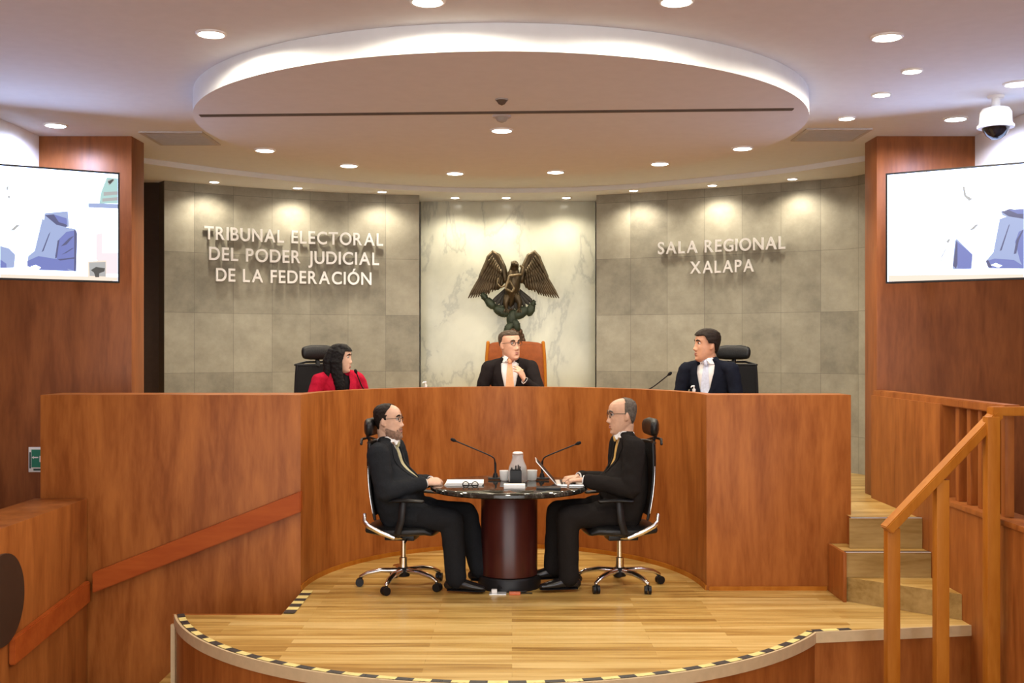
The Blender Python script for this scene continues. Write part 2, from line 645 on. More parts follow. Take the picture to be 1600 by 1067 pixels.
# the bench
bn = thing('judges_bench', 'high curved cherry veneer bench in front of the three seated judges', 'bench', (0, 0, 0))
mb = MB()
mb.ring_sector(bench(0.0, 0.004), bench(0.10, 0.004), 0.0, TOP - 0.0005, n=80)
obj('curved_panel', mb, 'cherry', bn)
obj('wing_panel', MB().box(-3.38, -1.514, BY, 8.37, LOW, TOP, 0.003), 'cherry', bn)
obj('wing_panel', MB().box(1.394, 2.43, BY, 8.27, 0.0, TOP, 0.003), 'cherry', bn)
mb = MB()
mb.ring_sector(bench(0.102, 0.30), bench(0.50, 0.30), 1.235, 1.275, n=80)
obj('desktop', mb, 'cherry', bn)
mb = MB()
mb.ring_sector(bench(-0.012), bench(-0.001), 0.0, 0.035, n=80)
obj('baseboard', mb, 'rail_gold', bn)
obj('baseboard', MB().box(1.41, 2.255, BY - 0.012, BY - 0.001, 0, 0.03), 'rail_gold', bn)

# stone and marble back walls
def curve3(a, b, c):
    a, b, c = Vector(a), Vector(b), Vector(c)
    def fn(u):
        return a * (2 * (u - 0.5) * (u - 1)) + b * (-4 * u * (u - 1)) + c * (2 * u * (u - 0.5))
    return fn
WL = curve3((-3.41, 10.92), (-2.22, 11.62), (-0.997, 11.96))
WR = curve3((0.907, 11.96), (2.06, 11.43), (3.24, 10.70))


def curved_wall(name, fn, z0, z1, mats, back=0.25, n=48, extra=None, u_off=0.0):
    """curved tile-faced wall with thickness and UVs in metres along it"""
    pts = [fn(i / n) for i in range(n + 1)] + (extra or [])
    pts = [Vector(p) for p in pts]
    bm = bmesh.new()
    uvl = bm.loops.layers.uv.new('UVMap')
    s = 0.0
    acc = [0.0]
    for i in range(1, len(pts)):
        s += (pts[i] - pts[i - 1]).length
        acc.append(s)
    row = []
    for i, p in enumerate(pts):
        a, b = pts[max(i - 1, 0)], pts[min(i + 1, len(pts) - 1)]
        t = (b - a).normalized()
        nrm = Vector((-t.y, t.x))
        q = p + nrm * back
        row.append([bm.verts.new((p.x, p.y, z0)), bm.verts.new((p.x, p.y, z1)), bm.verts.new((q.x, q.y, z1)), bm.verts.new((q.x, q.y, z0))])
    for i in range(len(pts) - 1):
        a, b = row[i], row[i + 1]
        for k in range(4):
            f = bm.faces.new((a[k], b[k], b[(k + 1) % 4], a[(k + 1) % 4]))
            for l in f.loops:
                si = acc[i] if l.vert in a else acc[i + 1]
                l[uvl].uv = (si + u_off, l.vert.co.z - 0.29)
    bm.faces.new(row[0])
    bm.faces.new(row[-1][::-1])
    bmesh.ops.recalc_face_normals(bm, faces=bm.faces[:])
    me = bpy.data.meshes.new(name)
    bm.to_mesh(me)
    bm.free()
    o = link(name, me, mats)
    o['kind'] = 'structure'
    return o


curved_wall('wall_stone_left', WL, PLAT, ZS + 0.01, 'stone', u_off=0.10)
curved_wall('wall_stone_right', WR, PLAT, ZS + 0.01, 'stone', extra=[(3.36, 10.46)], u_off=0.02)
struct('wall_marble', MB().box(-1.02, 0.93, 12.46, 12.6, PLAT, ZS + 0.01), 'marble')
struct('wall_back_left', MB().box(-4.7, -3.43, 11.05, 11.2, PLAT, Z0), 'dark_brown')
struct('wall_back_right', MB().box(3.42, 4.7, 10.5, 10.65, PLAT, Z0), 'dark_brown')
struct('wall_behind', MB().box(-4.7, 4.7, 12.62, 12.75, LOW, Z0), 'white_paint')

# wood-clad piers, side walls, white bulkheads
struct('wall_pier_left', MB().box(-4.7, -3.04, 8.9, 9.2, LOW, Z0, 0.004), 'cherry_dark')
struct('wall_pier_right', MB().box(2.915, 4.7, 8.9, 9.2, LOW, Z0, 0.004), 'cherry_dark')
struct('wall_left', MB().box(-4.85, -4.7, -4, 12.75, LOW, Z0), 'cherry_dark')
struct('wall_right', MB().box(4.7, 4.85, -4, 12.75, LOW, Z0), 'cherry_dark')
struct('wall_bulkhead_left', MB().box(-4.7, -3.78, -4, 8.899, 3.06, Z0), 'white_paint')
struct('wall_bulkhead_right', MB().box(3.70, 4.7, -4, 8.899, 3.06, Z0), 'white_paint')

# ceiling, round drop, lower strip along the stone walls
struct('ceiling', MB().box(-4.85, 4.85, -4, 12.75, Z0, Z0 + 0.12), 'ceiling')
DX, DY, DR = -0.073, 7.91, 2.11
mb = MB()
mb.lathe([(DR, 0), (DR, Z0 - ZD - 0.001)], (DX, DY, ZD), seg=128)
struct('ceiling_round_drop', mb, 'ceiling')
sp = [(-3.55, 9.55), (-3.2, 10.0), (-2.79, 10.44), (-2.40, 10.79), (-2.03, 11.07), (-1.32, 11.5), (-0.65, 11.74), (0, 11.8), (0.65, 11.72), (1.3, 11.46), (2.0, 10.98), (2.35, 10.68), (2.7, 10.32), (3.1, 9.8), (3.3, 9.4)]
mb = MB()
mb.prism(sp + [(4.6, 9.4), (4.6, 12.6), (-4.6, 12.6), (-4.6, 9.55)], ZS, Z0 - 0.001)
struct('ceiling_strip', mb, 'ceiling')

# low wall beside the side steps, with its plank rail
struct('wall_ramp', MB().box(-3.42, -3.04, 3.5, 7.972, LOW, 0.66, 0.004), 'cherry')


def plank(name, pts, thick, parent=None):
    """plank on edge: pts = four corners of one long face, pushed out by thick"""
    mbp = MB()
    v = [Vector(p) for p in pts]
    t = Vector(thick)
    vs = v + [p + t for p in v]
    mbp._faces(vs, [(0, 1, 2, 3), (7, 6, 5, 4), (0, 4, 5, 1), (1, 5, 6, 2), (2, 6, 7, 3), (3, 7, 4, 0)])
    es = mbp.bm.edges[:]
    bmesh.ops.bevel(mbp.bm, geom=es, offset=0.006, segments=2, affect='EDGES')
    return obj(name, mbp, 'rail_red', parent)


o = plank('plank_handrail', [(-2.98, 7.978, -0.005), (-1.50, 7.978, 0.572), (-1.50, 7.978, 0.718), (-2.98, 7.978, 0.141)], (0, -0.075, 0))
tag(o, 'long red-brown plank handrail sloping across the long wing of the bench', 'handrail')
o = plank('plank_handrail', [(-3.038, 7.92, -0.07), (-3.038, 6.72, -0.18), (-3.038, 6.72, -0.02), (-3.038, 7.92, 0.08)], (0.04, 0, 0))
tag(o, 'short red-brown plank rail on the low wall below the dark disc', 'handrail')
mb = MB()
mb.loft([(-3.038, 6.62, 0.235), (-3.018, 6.62, 0.235)], [0.275, 0.275], seg=64, cap=False)
o = obj('wall_disc', mb, 'dark_disc')
tag(o, 'large dark brown round disc on the face of the low wall', 'wall disc')

# stair wall with balustrade opening, sloping handrail in front
mb = MB()
mb.box(2.87, 3.0, 3.5, 8.897, LOW, 0.70)
mb.box(2.87, 3.0, 7.47, 8.897, 0.70, 1.36)
struct('wall_stair', mb, 'cherry')
struct('trim_4', MB().box(2.855, 3.06, 3.5, 7.468, 0.702, 0.735, 0.004), 'cherry')
rl = thing('stair_railing', 'honey-coloured wooden stair railing with sloping handrail, posts and balusters', 'railing', (0, 0, 0))
def slant(a, b, wdt, hgt):
    mbp = MB()
    mbp.loft([a, b], [(wdt, hgt)] * 2, side=(0, 1, 0), seg=4, cap=False)
    return mbp
def bar(a, b, hw, hh):
    """rectangular bar from a to b, hw across (horizontal), hh the other half size"""
    a, b = Vector(a), Vector(b)
    t = (b - a).normalized()
    s = Vector((0, 0, 1)).cross(t)
    if s.length < 1e-3:
        s = Vector((1, 0, 0))
    s.normalize()
    u = t.cross(s)
    mbp = MB()
    vs = [p + s * (hw * i) + u * (hh * j) for p in (a, b) for i, j in ((-1, -1), (1, -1), (1, 1), (-1, 1))]
    mbp._faces(vs, [(0, 1, 2, 3), (7, 6, 5, 4), (0, 4, 5, 1), (1, 5, 6, 2), (2, 6, 7, 3), (3, 7, 4, 0)])
    bmesh.ops.bevel(mbp.bm, geom=mbp.bm.edges[:], offset=0.006, segments=2, affect='EDGES')
    return mbp
obj('handrail', bar((2.17, 6.46, 0.68), (2.845, 6.53, 1.352), 0.045, 0.028), 'rail_gold', rl)
obj('level_rail', bar((2.80, 6.53, 1.365), (3.6, 6.53, 1.365), 0.045, 0.026), 'rail_gold', rl)
obj('level_rail', bar((2.935, 6.53, 1.375), (2.935, 8.897, 1.375), 0.05, 0.026), 'cherry', rl)
for x, zt in ((2.215, 0.69), (2.50, 0.97), (2.795, 1.335)):
    obj('post', MB().box(x - 0.037, x + 0.037, 6.455, 6.53, LOW, zt, 0.005), 'rail_gold', rl)
for y in (6.60, 6.76, 6.93, 7.10, 7.28):
    obj('baluster', MB().box(2.91, 2.965, y - 0.028, y + 0.028, 0.735, 1.35, 0.004), 'cherry', rl)
obj('baluster', MB().box(3.30, 3.355, 6.50, 6.56, LOW, 1.34, 0.004), 'rail_gold', rl)

# hazard tape along the edges
def tape(name, label, pts, width, pitch, inner):
    """flat striped tape along a plan polyline; the inner side is given by a point"""
    mbt = MB()
    acc, k, left = [Vector(pts[0])], 0, pitch
    segs = []
    pos = 0.0
    dense = []
    for a, b in zip(pts, pts[1:]):
        a, b = Vector(a), Vector(b)
        n = max(1, int((b - a).length / 0.01))
        for i in range(n):
            dense.append(a.lerp(b, i / n))
    dense.append(Vector(pts[-1]))
    L = 0.0
    for i in range(len(dense) - 1):
        a, b = dense[i], dense[i + 1]
        t = (b - a).normalized()
        n1 = Vector((-t.y, t.x))
        if n1.dot(Vector(inner) - a) < 0:
            n1 = -n1
        c, d = b + n1 * width, a + n1 * width
        mbt.mi = int(L / pitch) % 2
        zt = 0.0055
        mbt.poly([(a.x, a.y, zt), (b.x, b.y, zt), (c.x, c.y, zt), (d.x, d.y, zt)])
        L += (b - a).length
    bmesh.ops.remove_doubles(mbt.bm, verts=mbt.bm.verts[:], dist=1e-5)
    bmesh.ops.solidify(mbt.bm, geom=mbt.bm.faces[:], thickness=0.001)
    ot = obj(name, mbt, ['black_tape', 'yellow'])
    return tag(ot, label, 'hazard tape')


tp = [front_curve(-0.004)(i / 240) for i in range(0, 240)]
cut = [p for p in tp if p[0] < 2.1]
tape('hazard_tape', 'yellow and black striped tape along the curved front edge of the stage', cut, 0.045, 0.10, (AX, SY))
tape('hazard_tape', 'short yellow and black tape on the stage edge by the bench corner', [(-1.494, 7.27), (-1.494, 7.95)], 0.075, 0.085, (0, 7.6))

# ------------------------------------------------------------------ ceiling lamps and fittings
def downlight(x, y, z, r, label, group, cool=False, watts=SPOT_W, angle=160, blend=0.35):
    t = thing('downlight', label, 'ceiling light', (x, y, z), 0, group)
    mb = MB()
    mb.lathe([(r * 0.98, -0.010), (r * 1.06, -0.012), (r * 1.16, -0.008), (r * 1.2, 0.0), (r * 0.98, 0.0)], seg=32)
    obj('trim_ring', mb, 'white_plastic', t)
    mb = MB()
    mb.lathe([(0.001, -0.013), (r * 0.7, -0.014), (r * 0.97, -0.010), (r * 0.97, -0.001), (0.001, -0.001)], seg=32)
    obj('diffuser', mb, 'lamp_cool' if cool else 'lamp', t)
    ld = bpy.data.lights.new('downlight_lamp', 'SPOT')
    ld.energy = watts
    ld.color = COOL if cool else WARM
    ld.spot_size = math.radians(angle)
    ld.spot_blend = blend
    ld.shadow_soft_size = r * 1.1
    lo = bpy.data.objects.new('downlight_lamp', ld)
    COL.objects.link(lo)
    lo.parent = t
    lo.location = (0, 0, -0.03)
    return t


def on_plane(px, py, z):
    d = F * (z - HC) / (YH - py)
    p = P(px, py, d)
    return p.x, p.y


G_UP, G_DISC, G_STRIP = 'downlights in the flat ceiling', 'downlights in the round drop', 'small downlights over the stone wall'
for px, py, r, lab in ((330, 52, 0.07, 'round warm downlight in flat ceiling beside the round drop, above the long lettering'),
                       (668, 1, 0.075, 'round warm downlight at the front of the round drop, on the long lettering side'),
                       (1057, 1, 0.075, 'round warm downlight at the front of the round drop, on the short lettering side'),
                       (1386, 57, 0.075, 'largest of four warm downlights stepping back towards the pier by the camera dome'),
                       (1425, 110, 0.055, 'second of four warm downlights stepping back towards the pier by the dome'),
                       (1377, 147, 0.055, 'third of four warm downlights stepping back towards the pier by the dome'),
                       (1323, 184, 0.055, 'smallest and last of four warm downlights, next to the ceiling vent')):
    x, y = on_plane(px, py, Z0)
    downlight(x, y, Z0, r, lab, G_UP, watts=SPOT_W * (1.0 if r > 0.06 else 0.5), angle=176, blend=0.12)
for px, py, lab in ((87, 195, 'cool white downlight before the pier with the exit-route sign'),
                    (1493, 185, 'cool white downlight before the pier next to the camera dome'),
                    (1590, 130, 'cool white downlight above and in front of the camera dome')):
    x, y = on_plane(px, py, Z0)
    downlight(x, y, Z0, 0.075, lab, G_UP, cool=True, watts=SPOT_W * 0.9, angle=172)
for i, (px, py, lab) in enumerate(((414, 234, 'first downlight of the arc at the back of the round drop, over long lettering'),
                    (545, 258, 'second downlight of the arc at the back of the round drop'),
                    (711, 270, 'third downlight of the arc, just before the marble panel'),
                    (868, 268, 'fourth downlight of the arc, before the marble panel'),
                    (1031, 255, 'fifth downlight of the arc at the back of the round drop'),
                    (1160, 231, 'last downlight of the arc at the back of the round drop, over short lettering'),
                    (784, 203, 'single warm downlight at the centre of the round drop'))):
    x, y = on_plane(px, py, ZD)
    downlight(x, y, ZD, 0.07, lab, G_DISC, watts=SPOT_W)
for px, py, lab in ((335, 282, 'tiny downlight washing the stone wall at its end by the pier, over the long lettering'),
                    (465, 293, 'tiny downlight washing the stone wall above the word TRIBUNAL'),
                    (597, 300, 'tiny downlight washing the stone wall above the end of ELECTORAL'),
                    (711, 308, 'tiny downlight before the marble panel over the eagle wing on the long lettering side'),
                    (791, 308, 'tiny downlight before the marble panel straight above the eagle'),
                    (885, 308, 'tiny downlight before the marble panel over the eagle wing on the short lettering side'),
                    (990, 297, 'tiny downlight washing the stone wall nearest the marble, short lettering side'),
                    (1113, 289, 'tiny downlight washing the stone wall above the word SALA'),
                    (1238, 277, 'tiny downlight washing the stone wall above the end of REGIONAL')):
    x, y = on_plane(px, py, ZS)
    if not 700 < px < 900:          # the row keeps one distance from the stone
        fw = WL if px < 700 else WR
        q = min((fw(i / 400) for i in range(401)), key=lambda v: abs(v.x / v.y - x / y))
        x, y = x * (q.y - 0.24) / y, q.y - 0.24
    downlight(x, y, ZS, 0.045, lab, G_STRIP, watts=WASH_W * (0.95 if 700 < px < 900 else 1.0), angle=150, blend=0.7)
# unseen lamps added over the public side to fill in frontal light
for x in (-2.4, 0.0, 2.4):
    for y in (0.6, 2.8):
        downlight(x, y, Z0, 0.075, 'unseen round downlight added over the public side of the room', 'added downlights over the public side', cool=abs(x) > 1, watts=SPOT_W * 1.3)

# linear slot, sensors, vents
xa, ya = on_plane(312, 180, ZD)
xb, yb = on_plane(1240, 170, ZD)
o = obj('slot_vent', bar((xa, ya, ZD - 0.002), (xb, yb, ZD - 0.002), 0.022, 0.008), 'vent_dark')
tag(o, 'long thin dark slot running across the underside of the round drop', 'vent')
x, y = on_plane(784, 155, ZD)
t = thing('smoke_detector', 'small dark pointed detector on the round drop in front of the slot', 'detector', (x, y, ZD))
obj('base', MB().lathe([(0.04, -0.008), (0.042, 0.0)], seg=24), 'grey', t)
obj('sensor_head', MB().lathe([(0.004, -0.038), (0.02, -0.03), (0.034, -0.010), (0.036, -0.008)], seg=24), 'vent_dark', t)
x, y = on_plane(784, 181, ZD)
t = thing('smoke_detector', 'pale grey detector between the slot and the central downlight', 'detector', (x, y, ZD))
obj('base', MB().lathe([(0.06, -0.012), (0.064, 0.0)], seg=24), 'vent', t)
obj('sensor_head', MB().lathe([(0.008, -0.045), (0.03, -0.036), (0.045, -0.013), (0.048, -0.012)], seg=24), 'grey', t)
for (x0, x1, y0, y1), lab in (((-2.92, -2.42, 8.70, 9.25), 'square ceiling vent by the pier with the exit-route sign'),
                              ((2.27, 2.78, 8.58, 9.07), 'square ceiling vent by the pier near the camera dome')):
    t = thing('ceiling_vent', lab, 'vent', ((x0 + x1) / 2, (y0 + y1) / 2, Z0))
    hx, hy = (x1 - x0) / 2, (y1 - y0) / 2
    mb = MB()
    for a in ((-hx, -hx + 0.03, -hy, hy), (hx - 0.03, hx, -hy, hy), (-hx + 0.03, hx - 0.03, -hy, -hy + 0.03), (-hx + 0.03, hx - 0.03, hy - 0.03, hy)):
        mb.box(*a, -0.012, -0.001)
    obj('frame', mb, 'vent', t)
    obj('backing', MB().box(-hx + 0.03, hx - 0.03, -hy + 0.03, hy - 0.03, -0.003, -0.001), 'vent_dark', t)
    mb = MB()
    n = 14
    for i in range(n):
        yy = -hy + 0.045 + (2 * hy - 0.09) * i / (n - 1)
        mb.box(-hx + 0.03, hx - 0.03, yy - 0.010, yy + 0.010, -0.010, -0.004)
    obj('slats', mb, 'vent', t)

# dome camera
x, y = on_plane(1556, 150, Z0)
t = thing('dome_camera', 'white ceiling-mounted dome camera with a black glass bubble', 'security camera', (x, y, Z0))
obj('ceiling_plate', MB().lathe([(0.05, -0.015), (0.055, 0.0)], seg=32), 'white_plastic', t)
obj('stem', MB().lathe([(0.03, -0.08), (0.026, -0.015)], seg=24), 'white_plastic', t)
obj('housing', MB().lathe([(0.116, -0.215), (0.118, -0.20), (0.104, -0.185), (0.100, -0.11), (0.085, -0.085), (0.04, -0.072)], seg=40), 'white_plastic', t)
obj('bubble', MB().lathe([(0.004, -0.295), (0.03, -0.29), (0.06, -0.268), (0.08, -0.238), (0.088, -0.216)], seg=40), plain('black_glass', (0.006, 0.006, 0.007), 0.08), t)

# ------------------------------------------------------------------ television screens
M['scr_white'] = emit('screen_white', (0.50, 0.62, 1.0), 4.0)
M['scr_pale'] = emit('screen_pale_blue', (0.42, 0.53, 0.88), 0.52)
M['scr_blue'] = emit('screen_blue', (0.20, 0.26, 0.72), 0.48)
M['scr_navy'] = emit('screen_navy', (0.10, 0.12, 0.32), 0.42)
M['scr_grey'] = emit('screen_grey', (0.55, 0.56, 0.56), 0.5)
M['scr_dark'] = emit('screen_dark', (0.08, 0.09, 0.09), 0.35)
M['scr_cream'] = emit('screen_cream', (1.0, 0.80, 0.66), 0.66)
M['scr_pink'] = emit('screen_pink', (1.0, 0.83, 0.88), 0.64)
M['scr_teal'] = emit('screen_teal', (0.50, 0.80, 0.78), 0.55)
SCR = ['scr_white', 'scr_pale', 'scr_blue', 'scr_navy', 'scr_grey', 'scr_dark', 'scr_cream', 'scr_pink', 'scr_teal']


def television(label, tl, bl, ang, width, sgn, polys):
    """tl, bl: top and bottom corner (points) of the inner edge; ang: how far the outer end swings forward"""
    top, bot = Vector(tl), Vector(bl)
    hgt = top.z - bot.z
    t = thing('television', label, 'television', (bot.x, bot.y, bot.z))
    ax = Vector((sgn * math.cos(ang), -math.sin(ang), 0))      # along the screen, away from the room's axis
    nrm = Vector((sgn * -math.sin(ang), -math.cos(ang), 0))    # out of the screen, towards the room
    m = Matrix((( ax.x, nrm.x, 0), (ax.y, nrm.y, 0), (0, 0, 1))).to_4x4()
    def B(x0, x1, y0, y1, z0, z1, bev=0.0):
        return MB().box(x0, x1, y0, y1, z0, z1, bev, mat=m)
    obj('housing', B(0, width, -0.05, -0.003, 0, hgt, 0.004), 'black', t)
    mb = MB()
    for a in ((0, width, 0, 0.013), (0, width, hgt - 0.013, hgt), (0, 0.013, 0.013, hgt - 0.013), (width - 0.013, width, 0.013, hgt - 0.013)):
        mb.box(a[0], a[1], -0.003, 0.004, a[2], a[3], mat=m)
    obj('bezel', mb, 'black', t)
    mb = MB()
    mb.poly([m @ Vector(v) for v in ((0.008, 0, 0.008), (width - 0.008, 0, 0.008), (width - 0.008, 0, hgt - 0.008), (0.008, 0, hgt - 0.008))])
    p0 = Vector(bl) + nrm * 0.0
    for lev, (mi, pts) in enumerate(polys):
        out = []
        for px, py in pts:
            ray = Vector(((px - 800) / F, 1, -(py - YH) / F))
            o0 = Vector((0, 0, HC))
            pp = p0 + nrm * (0.0006 + 0.00006 * lev)
            s = (pp - o0).dot(nrm) / ray.dot(nrm)
            out.append(o0 + ray * s - Vector(bl))
        mb.mi = mi
        mb.poly(out)
    obj('screen', mb, SCR, t, sharp=None)
    mb = MB()
    a = m @ Vector((width * 0.45, -0.05, hgt * 0.5))
    wall_y = 8.898 - bot.y
    mb.box(width * 0.3, width * 0.6, -0.07, -0.051, hgt * 0.35, hgt * 0.65, mat=m)
    mb.loft([a, Vector((a.x, (a.y + wall_y) / 2, a.z)), Vector((a.x, wall_y, a.z))], [0.03] * 3, seg=12, cap=False)
    mb.box(a.x - 0.12, a.x + 0.12, wall_y - 0.02, wall_y, a.z - 0.15, a.z + 0.15)
    obj('wall_bracket', mb, 'black', t)
    return t


dL = 8.2
television('wide wall television showing a pale blue suit, hung by the exit-route sign pier', P(187, 270, dL), P(187, 442, dL), math.radians(30), 1.43, -1, [
    (6, [(0, 428), (184, 433), (184, 439), (0, 435)]),
    (8, [(167, 277), (184, 279), (184, 318), (155, 318), (158, 300)]), (1, [(138, 317), (186, 319), (186, 326), (138, 324)]),
    (4, [(168, 281), (178, 279), (178, 283), (170, 290)]), (4, [(162, 300), (184, 299), (184, 304), (162, 306)]), (5, [(168, 284), (176, 280), (178, 281), (172, 288)]), (4, [(160, 310), (184, 308), (184, 313), (160, 315)]),
    (1, [(70, 333), (106, 330), (108, 354), (92, 357), (68, 350)]), (3, [(70, 336), (84, 335), (105, 352), (104, 355), (88, 351)]), (2, [(84, 335), (104, 341), (105, 351), (92, 347)]),
    (1, [(66, 342), (88, 352), (118, 358), (121, 366), (119, 424), (62, 422), (42, 416), (44, 400), (54, 392)]),
    (2, [(92, 374), (104, 362), (118, 360), (119, 424), (98, 418), (86, 400)]), (2, [(42, 408), (60, 400), (90, 405), (108, 423), (60, 421), (44, 416)]),
    (3, [(116, 358), (120, 362), (119, 424), (116, 424)]), (3, [(86, 404), (90, 376), (93, 374), (89, 402)]), (3, [(95, 385), (108, 372), (116, 368), (104, 382)]), (3, [(96, 398), (112, 388), (116, 387), (104, 395)]), (3, [(65, 394), (76, 366), (79, 362), (68, 392)]), (3, [(90, 405), (116, 402), (116, 404), (94, 407)]),
    (0, [(48, 416), (56, 414), (64, 418), (60, 421), (50, 420)]),
    (1, [(0, 384), (14, 388), (24, 398), (22, 418), (0, 419)]), (2, [(0, 405), (10, 412), (10, 418), (0, 418)]), (4, [(16, 360), (26, 351), (31, 352), (22, 360)]), (4, [(10, 292), (13, 290), (13, 297), (10, 297)]), (4, [(12, 306), (15, 305), (16, 310), (13, 310)]),
    (7, [(150, 366), (160, 364), (160, 395), (184, 395), (184, 428), (166, 428), (150, 404)]),
    (6, [(137, 408), (166, 407), (166, 433), (137, 433)]), (4, [(139, 410), (165, 409), (165, 432), (140, 431)]), (5, [(142, 422), (150, 417), (164, 419), (163, 424), (155, 427), (155, 433), (149, 433), (147, 426)])])
dR = 8.2
television('wide wall television showing a pale blue suit, hung beside the camera dome', P(1384, 271, dR), P(1384, 443, dR), math.radians(33), 1.43, 1, [
    (6, [(1388, 430), (1600, 428), (1600, 434), (1388, 440)]),
    (4, [(1504, 291), (1507, 291), (1510, 305), (1520, 311), (1514, 314), (1506, 306)]), (4, [(1514, 360), (1524, 351), (1530, 350), (1521, 359)]), (4, [(1478, 378), (1482, 373), (1485, 374), (1482, 380)]),
    (4, [(1468, 420), (1471, 400), (1480, 384), (1481, 384), (1472, 402), (1469, 420)]),
    (1, [(1488, 419), (1492, 376), (1495, 373), (1520, 398), (1518, 420), (1490, 421)]), (2, [(1494, 376), (1519, 397), (1517, 420), (1496, 419), (1493, 400)]), (3, [(1489, 415), (1494, 376), (1496, 380), (1496, 412), (1494, 420)]),
    (1, [(1564, 330), (1600, 326), (1600, 350), (1566, 336)]), (3, [(1565, 331), (1578, 326), (1600, 330), (1600, 342), (1576, 338)]), (2, [(1576, 328), (1600, 326), (1600, 334), (1590, 334)]),
    (1, [(1562, 342), (1574, 338), (1600, 346), (1600, 420), (1545, 419), (1540, 408), (1552, 394)]), (2, [(1586, 378), (1592, 362), (1600, 358), (1600, 420), (1594, 408)]), (2, [(1540, 408), (1554, 404), (1584, 406), (1600, 416), (1600, 420), (1546, 419)]),
    (3, [(1562, 392), (1576, 352), (1578, 350), (1565, 391)]), (3, [(1584, 397), (1588, 375), (1597, 360), (1600, 358), (1592, 376), (1588, 396)]), (3, [(1540, 408), (1544, 406), (1550, 418), (1544, 418)]), (0, [(1548, 414), (1556, 411), (1566, 415), (1560, 418)])])

# green exit-route sign on the pier
c = P(56, 718, 8.89)
t = thing('wall_sign', 'small green and white exit-route sign on the dark wood pier', 'sign', (c.x + 0.01, 8.898, c.z))
obj('plate', MB().box(-0.07, 0.07, -0.006, 0, -0.10, 0.10, 0.003), 'white_plastic', t)
obj('face', MB().box(-0.045, 0.058, -0.009, -0.007, -0.062, 0.08), 'green_sign', t)
mb = MB()
mb.box(-0.03, 0.01, -0.0105, -0.0095, 0.012, 0.022)
mb._faces([(-0.042, -0.0105, 0.017), (-0.026, -0.0105, 0.03), (-0.026, -0.0105, 0.004)], [(0, 1, 2)])
mb.box(0.02, 0.045, -0.0105, -0.0095, -0.02, 0.03)
obj('arrow', mb, 'white_plastic', t)
mb = MB()
mb.box(-0.062, -0.050, -0.0075, -0.0062, -0.07, 0.06)
mb.box(-0.03, 0.05, -0.0075, -0.0062, -0.088, -0.072)
obj('caption', mb, 'sign_ink', t)

# ------------------------------------------------------------------ wall lettering
def glyph(ch, size):
    cu = bpy.data.curves.new('glyph', 'FONT')
    cu.body = ch
    cu.size = size
    cu.extrude = 0.011
    cu.offset = 0.014
    o = bpy.data.objects.new('glyph', cu)
    COL.objects.link(o)
    dg = bpy.context.evaluated_depsgraph_get()
    me = bpy.data.meshes.new_from_object(o.evaluated_get(dg), depsgraph=dg)
    bpy.data.objects.remove(o)
    xs = [v.co.x for v in me.vertices]
    ys = [v.co.y for v in me.vertices]
    return me, min(xs), max(xs), min(ys), max(ys)


def lettering(label, fn, lines, flip):
    """each letter stands 35 mm off the curved wall, set along its length between two image columns"""
    N = 400
    pts = [fn(i / N) for i in range(N + 1)]
    acc = [0.0]
    for i in range(N):
        acc.append(acc[-1] + (pts[i + 1] - pts[i]).length)
    def s_of_px(px):
        best = min(range(N + 1), key=lambda i: abs(800 + F * pts[i].x / pts[i].y - px))
        return acc[best]
    def at(s):
        s = max(0, min(acc[-1] - 1e-6, s))
        for i in range(N):
            if acc[i + 1] >= s:
                p = pts[i].lerp(pts[i + 1], (s - acc[i]) / (acc[i + 1] - acc[i]))
                t = (pts[i + 1] - pts[i]).normalized()
                return p, t
    t0 = thing('wall_lettering', label, 'lettering', (pts[N // 2].x, pts[N // 2].y, lines[-1][3]))
    base = Vector(t0.location)
    for text, p0, p1, z, cap in lines:
        gl = {}
        for ch in set(text) - {' '}:
            gl[ch] = glyph(ch, 1.0)
        H = gl.get('E', gl.get('A'))[4] - 0.0
        gap, space = 0.13, 0.36
        total = 0.0
        for i, ch in enumerate(text):
            total += space if ch == ' ' else (gl[ch][2] - gl[ch][1]) + gap
        total -= gap
        s0, s1 = s_of_px(p0), s_of_px(p1)
        kx = (s1 - s0) / total
        ky = cap / H
        s = s0
        for ch in text:
            if ch == ' ':
                s += space * kx
                continue
            me, x0, x1, y0, y1 = gl[ch]
            me = me.copy()
            wch = (x1 - x0) * kx
            p, tt = at(s + wch / 2)
            nrm = Vector((tt.y, -tt.x))
            for v in me.vertices:
                lx = (v.co.x - (x0 + x1) / 2) * kx
                q = p + tt * lx + nrm * (0.032 + v.co.z)
                v.co = Vector((q.x, q.y, z + v.co.y * ky)) - base
            link('letter', me, 'steel', t0)
            s += wch + gap * kx
    return t0


lettering('three-line raised steel lettering TRIBUNAL ELECTORAL DEL PODER JUDICIAL on stone wall', WL, [
    ('TRIBUNAL ELECTORAL', 317, 598, 2.828, 0.130),
    ('DEL PODER JUDICIAL', 325, 592, 2.622, 0.130),
    ('DE LA FEDERACIÓN', 336, 580, 2.412, 0.130)], False)
lettering('two-line raised steel lettering SALA REGIONAL XALAPA on stone wall', WR, [
    ('SALA REGIONAL', 1030, 1229, 2.722, 0.124),
    ('XALAPA', 1080, 1180, 2.508, 0.124)], True)

# ------------------------------------------------------------------ bronze eagle
def feather(mb, root, tip, width, thick, nrm, curve=0.0):
    root, tip = Vector(root), Vector(tip)
    L = (tip - root)
    sd = L.normalized().cross(Vector(nrm)).normalized()
    pts, rad = [], []
    for k in range(7):
        u = k / 6
        p = root + L * u + Vector(nrm) * (curve * math.sin(u * PI))
        wv = width * (0.55 + 0.75 * u - 0.25 * u * u) if u < 0.8 else width * (1.0 - 1.6 * (u - 0.8) / 0.4)
        pts.append(p)
        rad.append((max(wv, width * 0.3), thick * (1 - 0.5 * u)))
    mb.loft(pts, rad, side=sd, seg=8)


